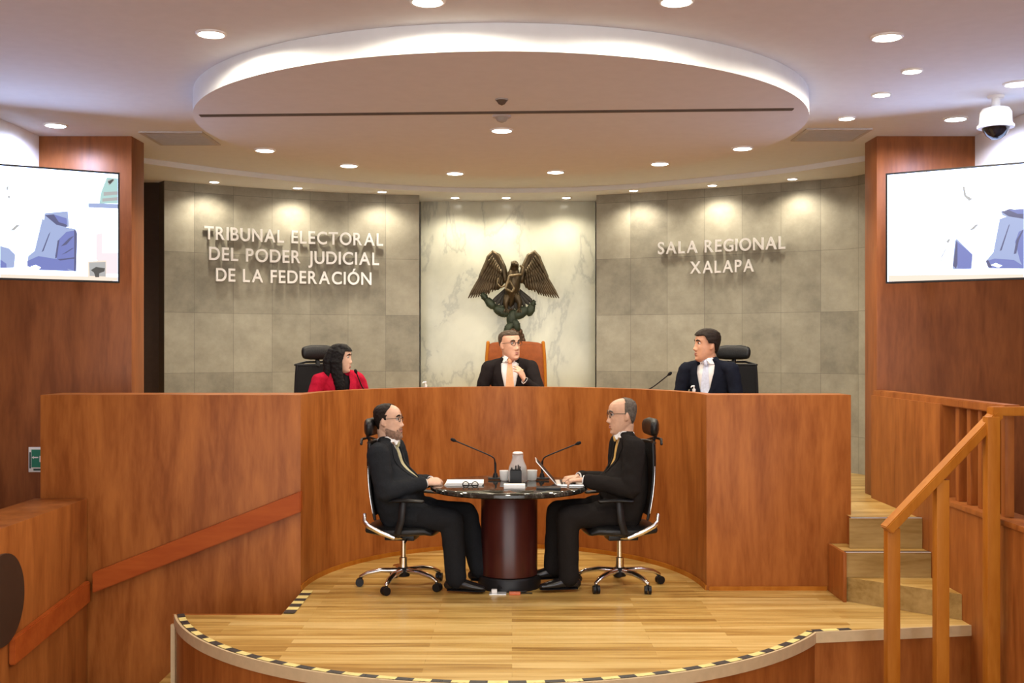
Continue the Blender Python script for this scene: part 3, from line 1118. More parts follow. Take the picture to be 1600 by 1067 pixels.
EC = Vector((0.03, 12.14, 2.36))     # breast of the eagle
S = 1740 / 12.14
def E(px, py, dy=0.0):
    return Vector(((px - 800) / S - EC.x, dy, HC - (py - YH) / S - EC.z))
eg = thing('eagle_sculpture', 'dark bronze eagle with raised wings and a snake, perched on a cactus', 'sculpture', EC)
for sg in (-1, 1):
    mb = MB()
    cx = 800.0
    def W(px, py, dy):
        return E(cx + sg * (px - cx) if sg < 0 else px, py, dy)
    # outline measured on the wing with the larger x; the other is its mirror about x = 801
    def Wm(px, py, dy):
        return E(px if sg > 0 else 2 * 802.5 - px, py, dy)
    # solid inner wing under the feathers
    ol = [Wm(x_, y_, 0.03) for x_, y_ in ((815, 440), (817, 416), (821, 404), (828, 396), (835, 393.5), (842, 398), (849, 411), (857, 430), (860, 445), (842, 452), (826, 453))]
    cn = sum(ol, Vector()) / len(ol)
    ring1 = [p.lerp(cn, 0.12) + Vector((0, -0.035, 0)) for p in ol]
    n_ = len(ol)
    fs_ = [(i, (i + 1) % n_, n_ + (i + 1) % n_, n_ + i) for i in range(n_)]
    mb._faces(ol + ring1 + [cn + Vector((0, -0.045, 0)), cn + Vector((0, 0.015, 0))], fs_ + [(n_ + i, n_ + (i + 1) % n_, 2 * n_) for i in range(n_)] + [((i + 1) % n_, i, 2 * n_ + 1) for i in range(n_)])
    # leading arm of the wing
    mb.loft([Wm(815, 437, 0.02), Wm(820, 418, 0.02), Wm(828, 400, 0.03), Wm(835, 395, 0.03), Wm(841, 402, 0.02), Wm(852, 428, -0.01)], [0.04, 0.045, 0.04, 0.034, 0.03, 0.012], seg=12)
    n = 9
    for i in range(n):       # primaries fanning down and outward
        u = i / (n - 1)
        a = (837 - 3 * u, 404 + 16 * u)
        b = (873 - 31 * u, 466 - 2 * u - 4 * u * u)
        mb_d = 0.035 - 0.02 * u
        feather(mb, Wm(*a, 0.0 + 0.02 * u), Wm(*b, -0.05 + 0.05 * u), 0.017, 0.007, (0, -1, 0), 0.02)
    for i in range(7):       # secondaries toward the body
        u = i / 6
        a = (834 - 14 * u, 414 + 14 * u)
        b = (850 - 28 * u, 462 - 12 * u)
        feather(mb, Wm(*a, 0.02), Wm(*b, 0.0), 0.017, 0.008, (0, -1, 0), 0.02)
    for row, (ln, cnt) in enumerate(((0.62, 9), (0.40, 8), (0.22, 7))):   # covert rows over them
        for i in range(cnt):
            u = i / (cnt - 1)
            a = Vector((836 - 14 * u, 401 + 20 * u))
            b = Vector((871 - 44 * u, 462 - 6 * u))
            e = a.lerp(b, ln)
            feather(mb, Wm(a.x, a.y, -0.012 - 0.012 * row), Wm(e.x, e.y, -0.045 - 0.008 * row), 0.015, 0.008, (0, -1, 0), 0.012)
    obj('wing', mb, 'bronze', eg)
mb = MB()
mb.loft([E(803, 418, 0.0), E(803, 432, -0.02), E(801, 447, -0.02), E(799, 462, 0.0), E(798, 474, 0.03)], [(0.045, 0.05), (0.075, 0.08), (0.085, 0.09), (0.07, 0.075), (0.04, 0.05)], side=(1, 0, 0), seg=20)
for i in range(36):
    u, v = random.random(), random.random() * 2 - 1
    py = 422 + 42 * u
    c = E(802 + v * 9, py, -0.075 + 0.04 * abs(v))
    feather(mb, c, c + Vector((v * 0.01, -0.008, -0.045)), 0.012, 0.006, (0, -1, 0))
obj('body', mb, 'bronze', eg)
mb = MB()
mb.ellipsoid(E(804, 414, -0.05), (0.042, 0.052, 0.045))
mb.loft([E(803, 424, -0.02), E(804, 416, -0.045)], [0.05, 0.042], seg=14)
mb.loft([E(806, 414, -0.085), E(809, 415, -0.115), E(810, 419, -0.122)], [(0.02, 0.02), (0.013, 0.014), (0.004, 0.004)], seg=12)
for s in (-1, 1):
    mb.ellipsoid(E(805, 412, -0.08) + Vector((s * 0.026, 0, 0)), (0.008, 0.008, 0.008), seg=10, rings=6)
for i in range(14):
    a = i * 2.4
    c = E(803, 410, -0.03) + Vector((0.03 * math.cos(a), 0.02 + 0.03 * abs(math.sin(a)), 0.012 * math.sin(a)))
    feather(mb, c, c + Vector((-0.012 * math.cos(a), 0.03, -0.04)), 0.010, 0.006, (0, -1, 0))
obj('head', mb, 'bronze', eg)
mb = MB()
sp_ = [(779, 436), (777, 444), (783, 450), (791, 446), (797, 440), (803, 452), (800, 457), (790, 452), (796, 432), (806, 431), (815, 430), (817, 420), (812, 416)]
pts = []
for i in range(len(sp_) - 1):
    for k in range(4):
        u = k / 4
        a, b = sp_[i], sp_[i + 1]
        pts.append(E(a[0] + (b[0] - a[0]) * u, a[1] + (b[1] - a[1]) * u, -0.13 - 0.015 * math.sin(i * 1.3 + u * 1.3)))
mb.loft(pts, [0.006 + 0.008 * min(1, i / 20) for i in range(len(pts))], seg=10)
obj('snake', mb, 'bronze_light', eg)
for s in (-1, 1):
    mb = MB()
    mb.loft([E(800 + s * 7, 464, -0.03), E(801 + s * 11, 474, -0.05), E(801 + s * 10, 482, -0.05)], [0.045, 0.03, 0.014], seg=14)
    for q in (-1, 0, 1):
        mb.loft([E(801 + s * 10, 482, -0.05), E(801 + s * 10 + q * 3, 486, -0.085), E(801 + s * 10 + q * 3.5, 489, -0.09)], [0.011, 0.009, 0.003], seg=8)
    obj('leg', mb, 'bronze', eg)
mb = MB()
for i in range(11):
    v = (i - 5) / 5
    feather(mb, E(800 + 8 * v, 450, 0.03), E(801 + 33 * v, 488 - 14 * abs(v), 0.0), 0.026, 0.009, (0, -1, 0))
obj('tail', mb, 'bronze_shade', eg)
def pad(px, py, r, ang, dy):
    c = E(px, py, dy)
    rot = Matrix.Rotation(math.radians(ang), 3, 'Y')
    m_ = MB()
    m_.ellipsoid(c, (r * 0.62, 0.03, r), rot, 20, 12)
    for i in range(8):
        a = i * PI / 4
        e = c + rot @ Vector((r * 0.56 * math.sin(a), -0.01, r * 0.92 * math.cos(a)))
        m_.ellipsoid(e, (0.009, 0.009, 0.009), None, 8, 6)
    return m_
for px, py, r, ang, dy in ((757, 464, 0.055, -35, -0.02), (766, 474, 0.075, -40, -0.035), (783, 486, 0.095, -62, -0.03), (813, 489, 0.10, 58, -0.035), (829, 484, 0.075, 20, -0.03), (833, 475, 0.045, 10, -0.03), (800, 497, 0.095, 10, -0.03), (795, 513, 0.075, 30, -0.05), (806, 508, 0.075, -20, -0.04)):
    obj('cactus_pad', pad(px, py, r, ang, dy), 'patina', eg)
mb = MB()
mb.loft([E(800, 488, 0.02), E(802, 505, 0.02), E(803, 520, 0.01), E(805, 542, 0.0)], [(0.05, 0.045), (0.05, 0.05), (0.09, 0.08), (0.13, 0.12)], seg=18)
for i in range(22):
    a = random.random() * 2 * PI
    h = random.random()
    c = E(803, 515 + 25 * h, 0) + Vector((math.cos(a) * (0.06 + 0.06 * h), math.sin(a) * (0.05 + 0.05 * h), 0))
    mb.ellipsoid(c, (0.03, 0.03, 0.04), None, 10, 8)
obj('rock_base', mb, 'brown_rock', eg)
bz = EC.z + E(805, 542).z - 0.125
t = thing('pedestal', 'square pale marble pedestal under the bronze eagle', 'pedestal', (EC.x, EC.y, PLAT))
hz = bz - PLAT
obj('shaft', MB().box(-0.19, 0.19, -0.17, 0.17, 0.0, hz - 0.05, 0.006), 'marble', t)
obj('cap', MB().box(-0.22, 0.22, -0.2, 0.2, hz - 0.05, hz, 0.006), 'marble', t)

# ------------------------------------------------------------------ office chairs
def office_chair(label, group):
    t = thing('office_chair', label, 'office chair', (0, 0, 0), 0, group)
    mb = MB()
    mb.loft([(0, -0.22, 0.435), (0, -0.1, 0.425), (0, 0.08, 0.43), (0, 0.2, 0.435), (0, 0.25, 0.415)], [(0.22, 0.03), (0.245, 0.04), (0.25, 0.042), (0.24, 0.036), (0.21, 0.022)], side=(1, 0, 0), seg=24, power=3.0)
    obj('seat', mb, 'leather', t)
    # curved mesh back
    mb = MB()
    n, k = 14, 12
    def bp(u, v, off):
        x = (u - 0.5) * 0.46 * (1 - 0.12 * v)
        z = 0.52 + 0.53 * v
        y = -0.195 - 0.035 * math.sin(v * PI) * 0.6 - 0.045 * v + 0.05 * (2 * u - 1) ** 2 - off
        return Vector((x, y, z))
    vs, fs = [], []
    for off in (0.0, 0.014):
        for j in range(k + 1):
            for i in range(n + 1):
                vs.append(bp(i / n, j / k, off))
    q = (n + 1) * (k + 1)
    for j in range(k):
        for i in range(n):
            a = j * (n + 1) + i
            fs.append((a, a + 1, a + n + 2, a + n + 1))
            fs.append((q + a, q + a + n + 1, q + a + n + 2, q + a + 1))
    rim = [i for i in range(n + 1)] + [j * (n + 1) + n for j in range(1, k + 1)] + [k * (n + 1) + i for i in range(n - 1, -1, -1)] + [j * (n + 1) for j in range(k - 1, 0, -1)]
    for a, b in zip(rim, rim[1:] + rim[:1]):
        fs.append((a, b, q + b, q + a))
    mb._faces(vs, fs)
    obj('backrest', mb, 'mesh', t)
    mb = MB()
    loop = [bp(u, v, 0.007) for u, v in [(0, j / 8) for j in range(9)] + [(i / 8, 1) for i in range(1, 9)] + [(1, 1 - j / 8) for j in range(1, 9)]]
    mb.loft(loop, [0.011] * len(loop), seg=8)
    obj('back_frame', mb, 'black', t)
    for s in (-1, 1):
        mb = MB()
        pts = [bp(0.5 + 0.51 * s, v, 0.016) for v in (0.70, 0.5, 0.3, 0.08)]
        mb.loft(pts, [0.0055] * len(pts), seg=8)
        obj('chrome_upright', mb, 'chrome', t)
    mb = MB()
    mb.loft([(0, -0.245, 1.04), (0, -0.27, 1.10), (0, -0.26, 1.15)], [(0.02, 0.012)] * 3, side=(1, 0, 0), seg=8)
    mb.loft([(-0.2, -0.26, 1.05), (-0.1, -0.285, 1.075), (0.1, -0.285, 1.075), (0.2, -0.26, 1.05)], [0.010] * 4, seg=8)
    obj('headrest_bracket', mb, 'black', t)
    mb = MB()
    mb.loft([(-0.125, -0.225, 1.155), (-0.07, -0.24, 1.16), (0.07, -0.24, 1.16), (0.125, -0.225, 1.155)], [(0.055, 0.028), (0.065, 0.036), (0.065, 0.036), (0.055, 0.028)], side=(0, 0, 1), seg=18, power=2.6)
    obj('headrest', mb, 'leather', t)
    for s in (-1, 1):
        mb = MB()
        mb.loft([(s * 0.262, -0.03, 0.655), (s * 0.268, 0.08, 0.662), (s * 0.262, 0.2, 0.655)], [(0.035, 0.012), (0.042, 0.014), (0.035, 0.012)], side=(1, 0, 0), seg=14)
        a = obj('armrest', mb, 'black', t)
        mb = MB()
        mb.loft([(s * 0.264, 0.06, 0.65), (s * 0.272, 0.05, 0.52), (s * 0.26, 0.02, 0.43), (s * 0.2, 0.0, 0.40)], [(0.014, 0.026)] * 4, side=(1, 0, 0), seg=10)
        obj('arm_post', mb, 'black', a)
        mb = MB()
        mb.loft([(s * 0.235, -0.225, 0.555), (s * 0.258, -0.222, 0.51), (s * 0.264, -0.19, 0.475), (s * 0.264, -0.1, 0.43), (s * 0.25, -0.01, 0.392), (s * 0.12, 0.02, 0.372)], [(0.008, 0.012), (0.009, 0.017), (0.009, 0.019), (0.009, 0.018), (0.009, 0.015), (0.009, 0.012)], side=(1, 0, 0), seg=12)
        obj('seat_frame', mb, 'chrome', t)
    mb = MB()
    mb.box(-0.09, 0.09, -0.12, 0.1, 0.345, 0.39, 0.01)
    mb.loft([(0.09, 0.05, 0.36), (0.2, 0.06, 0.355)], [0.006, 0.008], seg=8)
    obj('tilt_mechanism', mb, 'black', t)
    mb = MB()
    mb.lathe([(0.03, 0.10), (0.03, 0.21), (0.019, 0.215), (0.019, 0.35)], seg=20)
    obj('gas_lift', mb, 'chrome', t)
    mb = MB()
    mb.lathe([(0.045, 0.075), (0.05, 0.09), (0.05, 0.13), (0.035, 0.14)], seg=20)
    obj('hub', mb, 'black', t)
    for i in range(5):
        a = 2 * PI * i / 5 - 0.157
        c, s = math.cos(a), math.sin(a)
        mb = MB()
        mb.loft([(c * 0.04, s * 0.04, 0.115), (c * 0.16, s * 0.16, 0.118), (c * 0.26, s * 0.26, 0.098), (c * 0.31, s * 0.31, 0.072)], [(0.027, 0.022), (0.025, 0.019), (0.021, 0.016), (0.016, 0.013)], side=(-s, c, 0), seg=12)
        lg = obj('base_leg', mb, 'chrome' if i != 9 else 'black', t)
        mb = MB()
        q = a + 0.7 * (i % 3) - 0.6
        hx, hy = math.cos(q), math.sin(q)
        for off in (-0.014, 0.014):
            cc = Vector((c * 0.31 + hx * 0.008 - hy * off, s * 0.31 + hy * 0.008 + hx * off, 0.03))
            ax = Vector((-hy, hx, 0)) * 0.010
            mb.loft([cc - ax, cc + ax], [0.0295, 0.0295], seg=18, cap=False)
        mb.loft([(c * 0.31, s * 0.31, 0.035), (c * 0.31, s * 0.31, 0.07)], [0.012, 0.012], seg=10)
        obj('caster', mb, 'black', lg)
    return t


G_CH = 'black mesh office chairs with headrests'
CLX, CRX, CDY = -0.822, 0.785, 8.12
chair_a = office_chair('black mesh office chair under the bearded man at the round table', G_CH)
chair_a.location = (CLX + 0.03, CDY, 0)
chair_a.rotation_euler.z = math.radians(-98)
for lab, loc, rz in (('black mesh office chair under the grey-haired man with a laptop', (CRX, CDY, 0), 97),
                     ('black mesh office chair behind the woman in red on the platform', (-1.60, 9.56, PLAT), 205),
                     ('black mesh office chair behind the judge in a navy suit', (1.875, 9.62, PLAT), 160)):
    c = copy_tree(chair_a)
    c.location = loc
    c.rotation_euler.z = math.radians(rz)
    c['label'] = lab

# tan leather chair of the presiding judge
t = thing('executive_chair', 'tall tan leather chair with wooden edges behind the presiding judge', 'chair', (0.035, 10.52, PLAT), PI)
mb = MB()
mb.loft([(0, -0.26, 0.5), (0, -0.27, 0.8), (0, -0.29, 1.1), (0, -0.30, 1.235)], [(0.295, 0.04), (0.285, 0.045), (0.275, 0.04), (0.262, 0.03)], side=(1, 0, 0), seg=28, power=4.0)
obj('backrest', mb, 'orange_leather', t)
for s in (-1, 1):
    mb = MB()
    mb.loft([(s * 0.298, -0.27, 0.48), (s * 0.29, -0.28, 0.8), (s * 0.28, -0.30, 1.1), (s * 0.268, -0.31, 1.25)], [(0.018, 0.04)] * 4, side=(1, 0, 0), seg=12)
    obj('back_edge', mb, 'rail_gold', t)
    mb = MB()
    mb.loft([(s * 0.30, -0.22, 0.66), (s * 0.31, 0.0, 0.67), (s * 0.30, 0.2, 0.65), (s * 0.29, 0.22, 0.45)], [(0.03, 0.018)] * 4, side=(1, 0, 0), seg=12)
    obj('armrest', mb, 'rail_gold', t)
mb = MB()
mb.loft([(0, -0.24, 0.44), (0, 0.0, 0.45), (0, 0.24, 0.43)], [(0.26, 0.05)] * 3, side=(1, 0, 0), seg=24, power=3.5)
obj('seat', mb, 'orange_leather', t)
mb = MB()
mb.lathe([(0.03, 0.1), (0.03, 0.4)], seg=18)
obj('gas_lift', mb, 'chrome', t)
for i in range(5):
    a = 2 * PI * i / 5
    mb = MB()
    mb.loft([(0, 0, 0.1), (0.3 * math.cos(a), 0.3 * math.sin(a), 0.06)], [0.025, 0.018], seg=12)
    mb.ellipsoid((0.3 * math.cos(a), 0.3 * math.sin(a), 0.03), (0.03, 0.03, 0.03), None, 14, 10)
    obj('base_leg', mb, 'black', t)

# ------------------------------------------------------------------ round table and what stands on it
TX, TY, TZ, TR = -0.02, 8.13, 0.745, 0.575
t = thing('round_table', 'round black marble-topped table on a red-brown drum pedestal', 'table', (TX, TY, 0))
mb = MB()
mb.lathe([(0.01, TZ - 0.045), (TR - 0.05, TZ - 0.045), (TR - 0.012, TZ - 0.04), (TR, TZ - 0.03), (TR, TZ - 0.012), (TR - 0.01, TZ - 0.003), (TR - 0.02, TZ), (0.01, TZ)], seg=96)
obj('tabletop', mb, 'black_marble', t)
mb = MB()
mb.lathe([(0.20, 0.09), (0.206, 0.095), (0.206, 0.69), (0.20, 0.70)], seg=64)
obj('drum', mb, 'column_wood', t)
mb = MB()
mb.lathe([(0.23, 0.0), (0.23, 0.075), (0.222, 0.088), (0.15, 0.089)], seg=64)
obj('plinth', mb, 'black', t)


def gooseneck(name, label, base, pts, group, head):
    """conference microphone: weighted foot, stiff stem with a bend, capsule"""
    b = Vector(base)
    tt = thing(name, label, 'microphone', b, 0, group)
    mb_ = MB()
    mb_.box(-0.055, 0.055, -0.045, 0.045, 0, 0.012, 0.004)
    mb_.loft([(0, 0, 0.012), (0, 0, 0.045)], [0.022, 0.014], seg=16, cap=False)
    obj('foot', mb_, 'black', tt)
    ps = [Vector(p) - b for p in pts]
    dense = []
    for i in range(len(ps) - 1):
        for k in range(6):
            dense.append(ps[i].lerp(ps[i + 1], k / 6))
    dense.append(ps[-1])
    for _ in range(2):
        dense = [dense[0]] + [(dense[i - 1] + dense[i] * 2 + dense[i + 1]) / 4 for i in range(1, len(dense) - 1)] + [dense[-1]]
    mb_ = MB()
    mb_.loft(dense, [0.0085 if i < 8 else 0.005 for i in range(len(dense))], seg=10)
    obj('stem', mb_, 'black', tt)
    d = (ps[-1] - ps[-2]).normalized()
    mb_ = MB()
    mb_.loft([ps[-1], ps[-1] + d * head * 0.5, ps[-1] + d * head], [0.008, 0.014, 0.012], seg=14)
    obj('capsule', mb_, 'mesh', tt)
    return tt


G_MIC = 'gooseneck microphones'
dm = 8.42
b1, b2 = P(774, 748, dm), P(847, 746, dm)
for lab, b, pp in (('gooseneck microphone bent towards the bearded man', b1, [(774, 725), (772, 714), (712, 689)]),
                   ('gooseneck microphone bent towards the grey-haired man', b2, [(847, 722), (850, 714), (900, 694)])):
    base = (b.x, dm, TZ + 0.001)
    gooseneck('desk_microphone', lab, base, [(base[0], dm, TZ + 0.03)] + [P(x, y, dm - 0.03 * i) for i, (x, y) in enumerate(pp)], G_MIC, 0.03)
DK = 1.276
gooseneck('desk_microphone', 'thin gooseneck microphone on the bench in front of the navy-suited judge', (1.00, 9.50, DK), [(1.00, 9.50, DK + 0.03), (1.03, 9.45, 1.34), P(1019, 606, 9.3), P(1044, 586, 9.2)], G_MIC, 0.03)
gooseneck('desk_microphone', 'gooseneck microphone on the bench in front of the woman in red', (-1.10, 9.42, DK), [(-1.10, 9.42, DK + 0.03), (-1.14, 9.38, 1.34), P(567, 608, 9.3), P(557, 583, 9.22)], G_MIC, 0.028)


def at_table(px, dy):
    return (px - 800) / F * (TY + dy), TY + dy


# carafe, cups, pen holder
M['glare_glass'] = glass('glare_whitened_glass', (0.96, 0.97, 0.97))  # clear glass made whiter, its white glare put into the material
M['glare_glass'].node_tree.nodes['Principled BSDF'].inputs['Transmission Weight'].default_value = 0.75
M['glare_glass'].node_tree.nodes['Principled BSDF'].inputs['Roughness'].default_value = 0.12
x, y = at_table(809, 0.12)
t = thing('glass_carafe', 'clear glass water carafe in the middle of the round table', 'carafe', (x, y, TZ + 0.001))
mb = MB()
mb.lathe([(0.004, 0.0), (0.068, 0.0), (0.074, 0.01), (0.074, 0.07), (0.064, 0.115), (0.046, 0.155), (0.040, 0.18), (0.042, 0.2), (0.040, 0.2), (0.037, 0.18), (0.043, 0.155), (0.061, 0.115), (0.071, 0.07), (0.070, 0.012), (0.004, 0.004)], seg=40)
obj('body', mb, 'glare_glass', t)
mb = MB()
mb.lathe([(0.004, 0.205), (0.034, 0.205), (0.040, 0.2085), (0.040, 0.214), (0.03, 0.222), (0.004, 0.224)], seg=32)
obj('lid', mb, plain('clear_lid', (0.75, 0.72, 0.68), 0.15), t)
mb = MB()
mb.lathe([(0.004, 0.006), (0.061, 0.013), (0.062, 0.06), (0.054, 0.1), (0.004, 0.1)], seg=40)
obj('water', mb, glass('water', (0.9, 0.96, 0.97)), t)
for px, dy, lab in ((789, 0.19, 'white cup beside the carafe towards the bearded man'), (831, 0.22, 'white cup behind the carafe towards the grey-haired man')):
    x, y = at_table(px, dy)
    t = thing('cup', lab, 'cup', (x, y, TZ + 0.001), 0, 'white cups on the round table')
    mb = MB()
    mb.lathe([(0.004, 0.0), (0.03, 0.0), (0.036, 0.01), (0.041, 0.075), (0.037, 0.075), (0.032, 0.012), (0.004, 0.006)], seg=32)
    obj('bowl', mb, 'white_plastic', t)
    mb = MB()
    mb.torus((0.0, 0.052, 0.042), 0.02, 0.005, (1, 0, 0), 20, 8)
    obj('handle', mb, 'white_plastic', t)
x, y = at_table(806, -0.05)
t = thing('pen_holder', 'black square pen holder full of pens in front of the carafe', 'pen holder', (x, y, TZ + 0.001))
mb = MB()
for a in ((-0.042, 0.042, -0.042, -0.038), (-0.042, 0.042, 0.038, 0.042), (-0.042, -0.038, -0.038, 0.038), (0.038, 0.042, -0.038, 0.038)):
    mb.box(*a, 0.0, 0.105)
mb.box(-0.042, 0.042, -0.042, 0.042, 0.0, 0.004)
obj('cup_body', mb, 'black', t)
for i, (dx, dz) in enumerate(((-0.03, 0.0), (0.0, 0.012), (0.018, 0.015), (0.03, 0.008))):
    o = obj('pen', MB().cyl((x + dx * 0.6, y - 0.01 + 0.012 * (i % 2), TZ + 0.008), (x + dx, y + 0.012 * (i % 3), TZ + 0.125 + dz), 0.005), 'black')
    tag(o, 'black pen standing in the black pen holder', 'pen', 'pens in the pen holder')
x, y = at_table(805, -0.26)
o = obj('note_pad', MB().box(-0.075, 0.075, -0.04, 0.04, 0, 0.028, 0.002), 'paper', None, (x - 0.005, y, TZ + 0.001))
tag(o, 'small thick white note pad at the near edge of the round table', 'note pad')
x, y = at_table(724, -0.02)
for k in range(3):
    o = obj('paper_sheet', MB().box(-0.13, 0.14, -0.11, 0.11, 0, 0.006, 0), 'paper', None, (x + 0.004 * k, y, TZ + 0.001 + 0.007 * k))
    o.rotation_euler.z = 0.02 * (k - 1)
    tag(o, ('bottom', 'middle', 'top')[k] + ' white document of the stack before the bearded man', 'document', 'documents on the round table')
x, y = at_table(735, -0.22)
t = thing('reading_glasses', 'folded black reading glasses lying near the white documents', 'glasses', (x, y, TZ + 0.002))
for s in (-1, 1):
    mb = MB()
    mb.torus((s * 0.033, 0, 0.018), 0.022, 0.0035, (0, 1, 0.1), 20, 8)
    obj('lens_frame', mb, 'black', t)
    mb = MB()
    mb.loft([(s * 0.056, 0, 0.022), (s * 0.05, 0.02, 0.012), (-s * 0.05, 0.03, 0.006)], [0.003] * 3, seg=8)
    obj('temple', mb, 'black', t)
mb = MB()
mb.loft([(-0.012, 0, 0.022), (0, -0.002, 0.026), (0.012, 0, 0.022)], [0.003] * 3, seg=8)
obj('bridge', mb, 'black', t)
# laptop seen from the side: lid leaning away from its user
x, y = at_table(869, -0.02)
t = thing('laptop', 'thin silver laptop opened towards the grey-haired man', 'laptop', (x, y, TZ + 0.001))
obj('keyboard_deck', MB().box(0.0, 0.21, -0.15, 0.15, 0.0, 0.014, 0.003), 'steel', t)
m4 = Matrix.Translation((0, 0, 0.012)) @ Matrix.Rotation(math.radians(-41), 4, 'Y')
obj('lid', MB().box(-0.006, 0.0, -0.15, 0.15, 0.0, 0.225, 0.002, mat=m4), 'steel', t)
obj('screen', MB().box(0.0005, 0.002, -0.14, 0.14, 0.012, 0.215, 0, mat=m4), 'black', t)
mb = MB()
for r in range(5):
    for k in range(12):
        mb.box(0.03 + r * 0.022, 0.048 + r * 0.022, -0.135 + k * 0.0226, -0.115 + k * 0.0226, 0.0145, 0.0165)
o = obj('keys', mb, 'black', t)
x, y = at_table(857, -0.3)
o = obj('folder', MB().box(-0.085, 0.085, -0.06, 0.06, 0, 0.014, 0.003), 'black', None, (x, y, TZ + 0.001))
tag(o, 'flat black folder on the table in front of the laptop', 'folder')

# sanitizer bottles on the bench
for x, y, lab in ((1.425, 8.72, 'white pump bottle on the bench beside the navy-suited judge'), (-0.755, 9.74, 'white pump bottle on the bench between the woman and the presiding judge')):
    t = thing('pump_bottle', lab, 'bottle', (x, y, DK))
    obj('body', MB().lathe([(0.004, 0), (0.027, 0), (0.03, 0.01), (0.03, 0.095), (0.012, 0.115), (0.012, 0.125)], seg=24), 'white_plastic', t)
    mb = MB()
    mb.lathe([(0.013, 0.126), (0.013, 0.14), (0.005, 0.142), (0.005, 0.158)], seg=16)
    mb.loft([(0, 0, 0.162), (-0.02, -0.02, 0.162), (-0.026, -0.026, 0.155)], [0.007, 0.005, 0.004], seg=10)
    obj('pump', mb, 'white_plastic', t)

# cables and plugs at the foot of the table
x, y = -0.10, 7.86
t = thing('floor_socket', 'metal floor socket with a white plug before the table plinth', 'socket', (x, y, 0.001))
obj('cover', MB().box(-0.06, 0.06, -0.045, 0.045, 0, 0.006, 0.002), 'steel', t)
obj('plug', MB().box(-0.045, -0.005, -0.03, 0.01, 0.007, 0.035, 0.005), 'white_plastic', t)
mb = MB()
mb.loft([(-0.02, 0.01, 0.02), (0.0, 0.04, 0.05), (0.03, 0.05, 0.03), (0.05, 0.055, 0.01), (0.12, 0.02, 0.008), (0.2, 0.045, 0.008)], [0.006] * 6, seg=8)
obj('cable', mb, 'black', t)
t = thing('power_adapter', 'small orange power adapter lying by the floor socket', 'adapter', (0.02, 7.83, 0.001))
obj('body', MB().box(-0.04, 0.04, -0.02, 0.02, 0, 0.022, 0.005), 'orange_plastic', t)
mb = MB()
mb.loft([(0.04, 0, 0.01), (0.08, 0.03, 0.006), (0.12, 0.03, 0.006)], [0.004] * 3, seg=8)
obj('lead', mb, 'black', t)

# ------------------------------------------------------------------ people
def skin(name, col):
    return plain(name, col, 0.5, bump=0.05, bscale=150, var=0.06)


def fabric(name, col, var=0.12):
    return plain(name, col, 0.9, spec=0.1, bump=0.25, bscale=300, var=var)


M['lip'] = plain('lip', (0.36, 0.14, 0.11), 0.45, var=0.05)
M['eye_white'] = plain('eye_white', (0.50, 0.46, 0.43), 0.3)
M['iris'] = plain('dark_iris', (0.02, 0.012, 0.008), 0.15)
M['hair_black'] = plain('black_hair', (0.007, 0.006, 0.006), 0.5, spec=0.15, bump=0.5, bscale=220, var=0.3)
M['hair_brown'] = plain('dark_brown_hair', (0.016, 0.010, 0.007), 0.5, spec=0.15, bump=0.5, bscale=220, var=0.3)
M['beard_hair'] = plain('short_beard', (0.24, 0.145, 0.10), 0.7, bump=0.5, bscale=260, var=0.4)
M['hair_grey'] = plain('grey_hair', (0.10, 0.085, 0.07), 0.6, spec=0.15, bump=0.5, bscale=220, var=0.35)
M['hair_mixed'] = plain('greying_brown_hair', (0.065, 0.045, 0.03), 0.55, spec=0.15, bump=0.5, bscale=220, var=0.35)
M['shirt'] = fabric('white_shirt', (0.80, 0.79, 0.78), 0.02)
M['shoe'] = plain('black_shoe_leather', (0.012, 0.011, 0.011), 0.22, var=0.1)
M['gold'] = plain('gold_pin', (0.8, 0.6, 0.25), 0.3, 0.9)

# head profile: height, front, back, half width (metres, head centre at the origin, facing +y)
HEAD = [(-0.128, 0.060, 0.010, 0.018), (-0.122, 0.076, -0.004, 0.031), (-0.108, 0.087, -0.014, 0.043), (-0.088, 0.088, -0.030, 0.053), (-0.062, 0.088, -0.056, 0.061), (-0.035, 0.087, -0.074, 0.066),
        (-0.008, 0.086, -0.084, 0.070), (0.018, 0.087, -0.091, 0.0725), (0.042, 0.089, -0.096, 0.0745), (0.064, 0.086, -0.096, 0.074), (0.084, 0.074, -0.088, 0.068), (0.100, 0.054, -0.070, 0.055), (0.110, 0.030, -0.046, 0.036), (0.1145, 0.008, -0.022, 0.013)]


def head_at(z):
    if z <= HEAD[0][0]:
        return HEAD[0][1:]
    for a, b in zip(HEAD, HEAD[1:]):
        if z <= b[0]:
            u = (z - a[0]) / (b[0] - a[0])
            return tuple(a[i] + (b[i] - a[i]) * u for i in (1, 2, 3))
    return HEAD[-1][1:]


def gb(v, c, s):
    return math.exp(-((v - c) / s) ** 2)


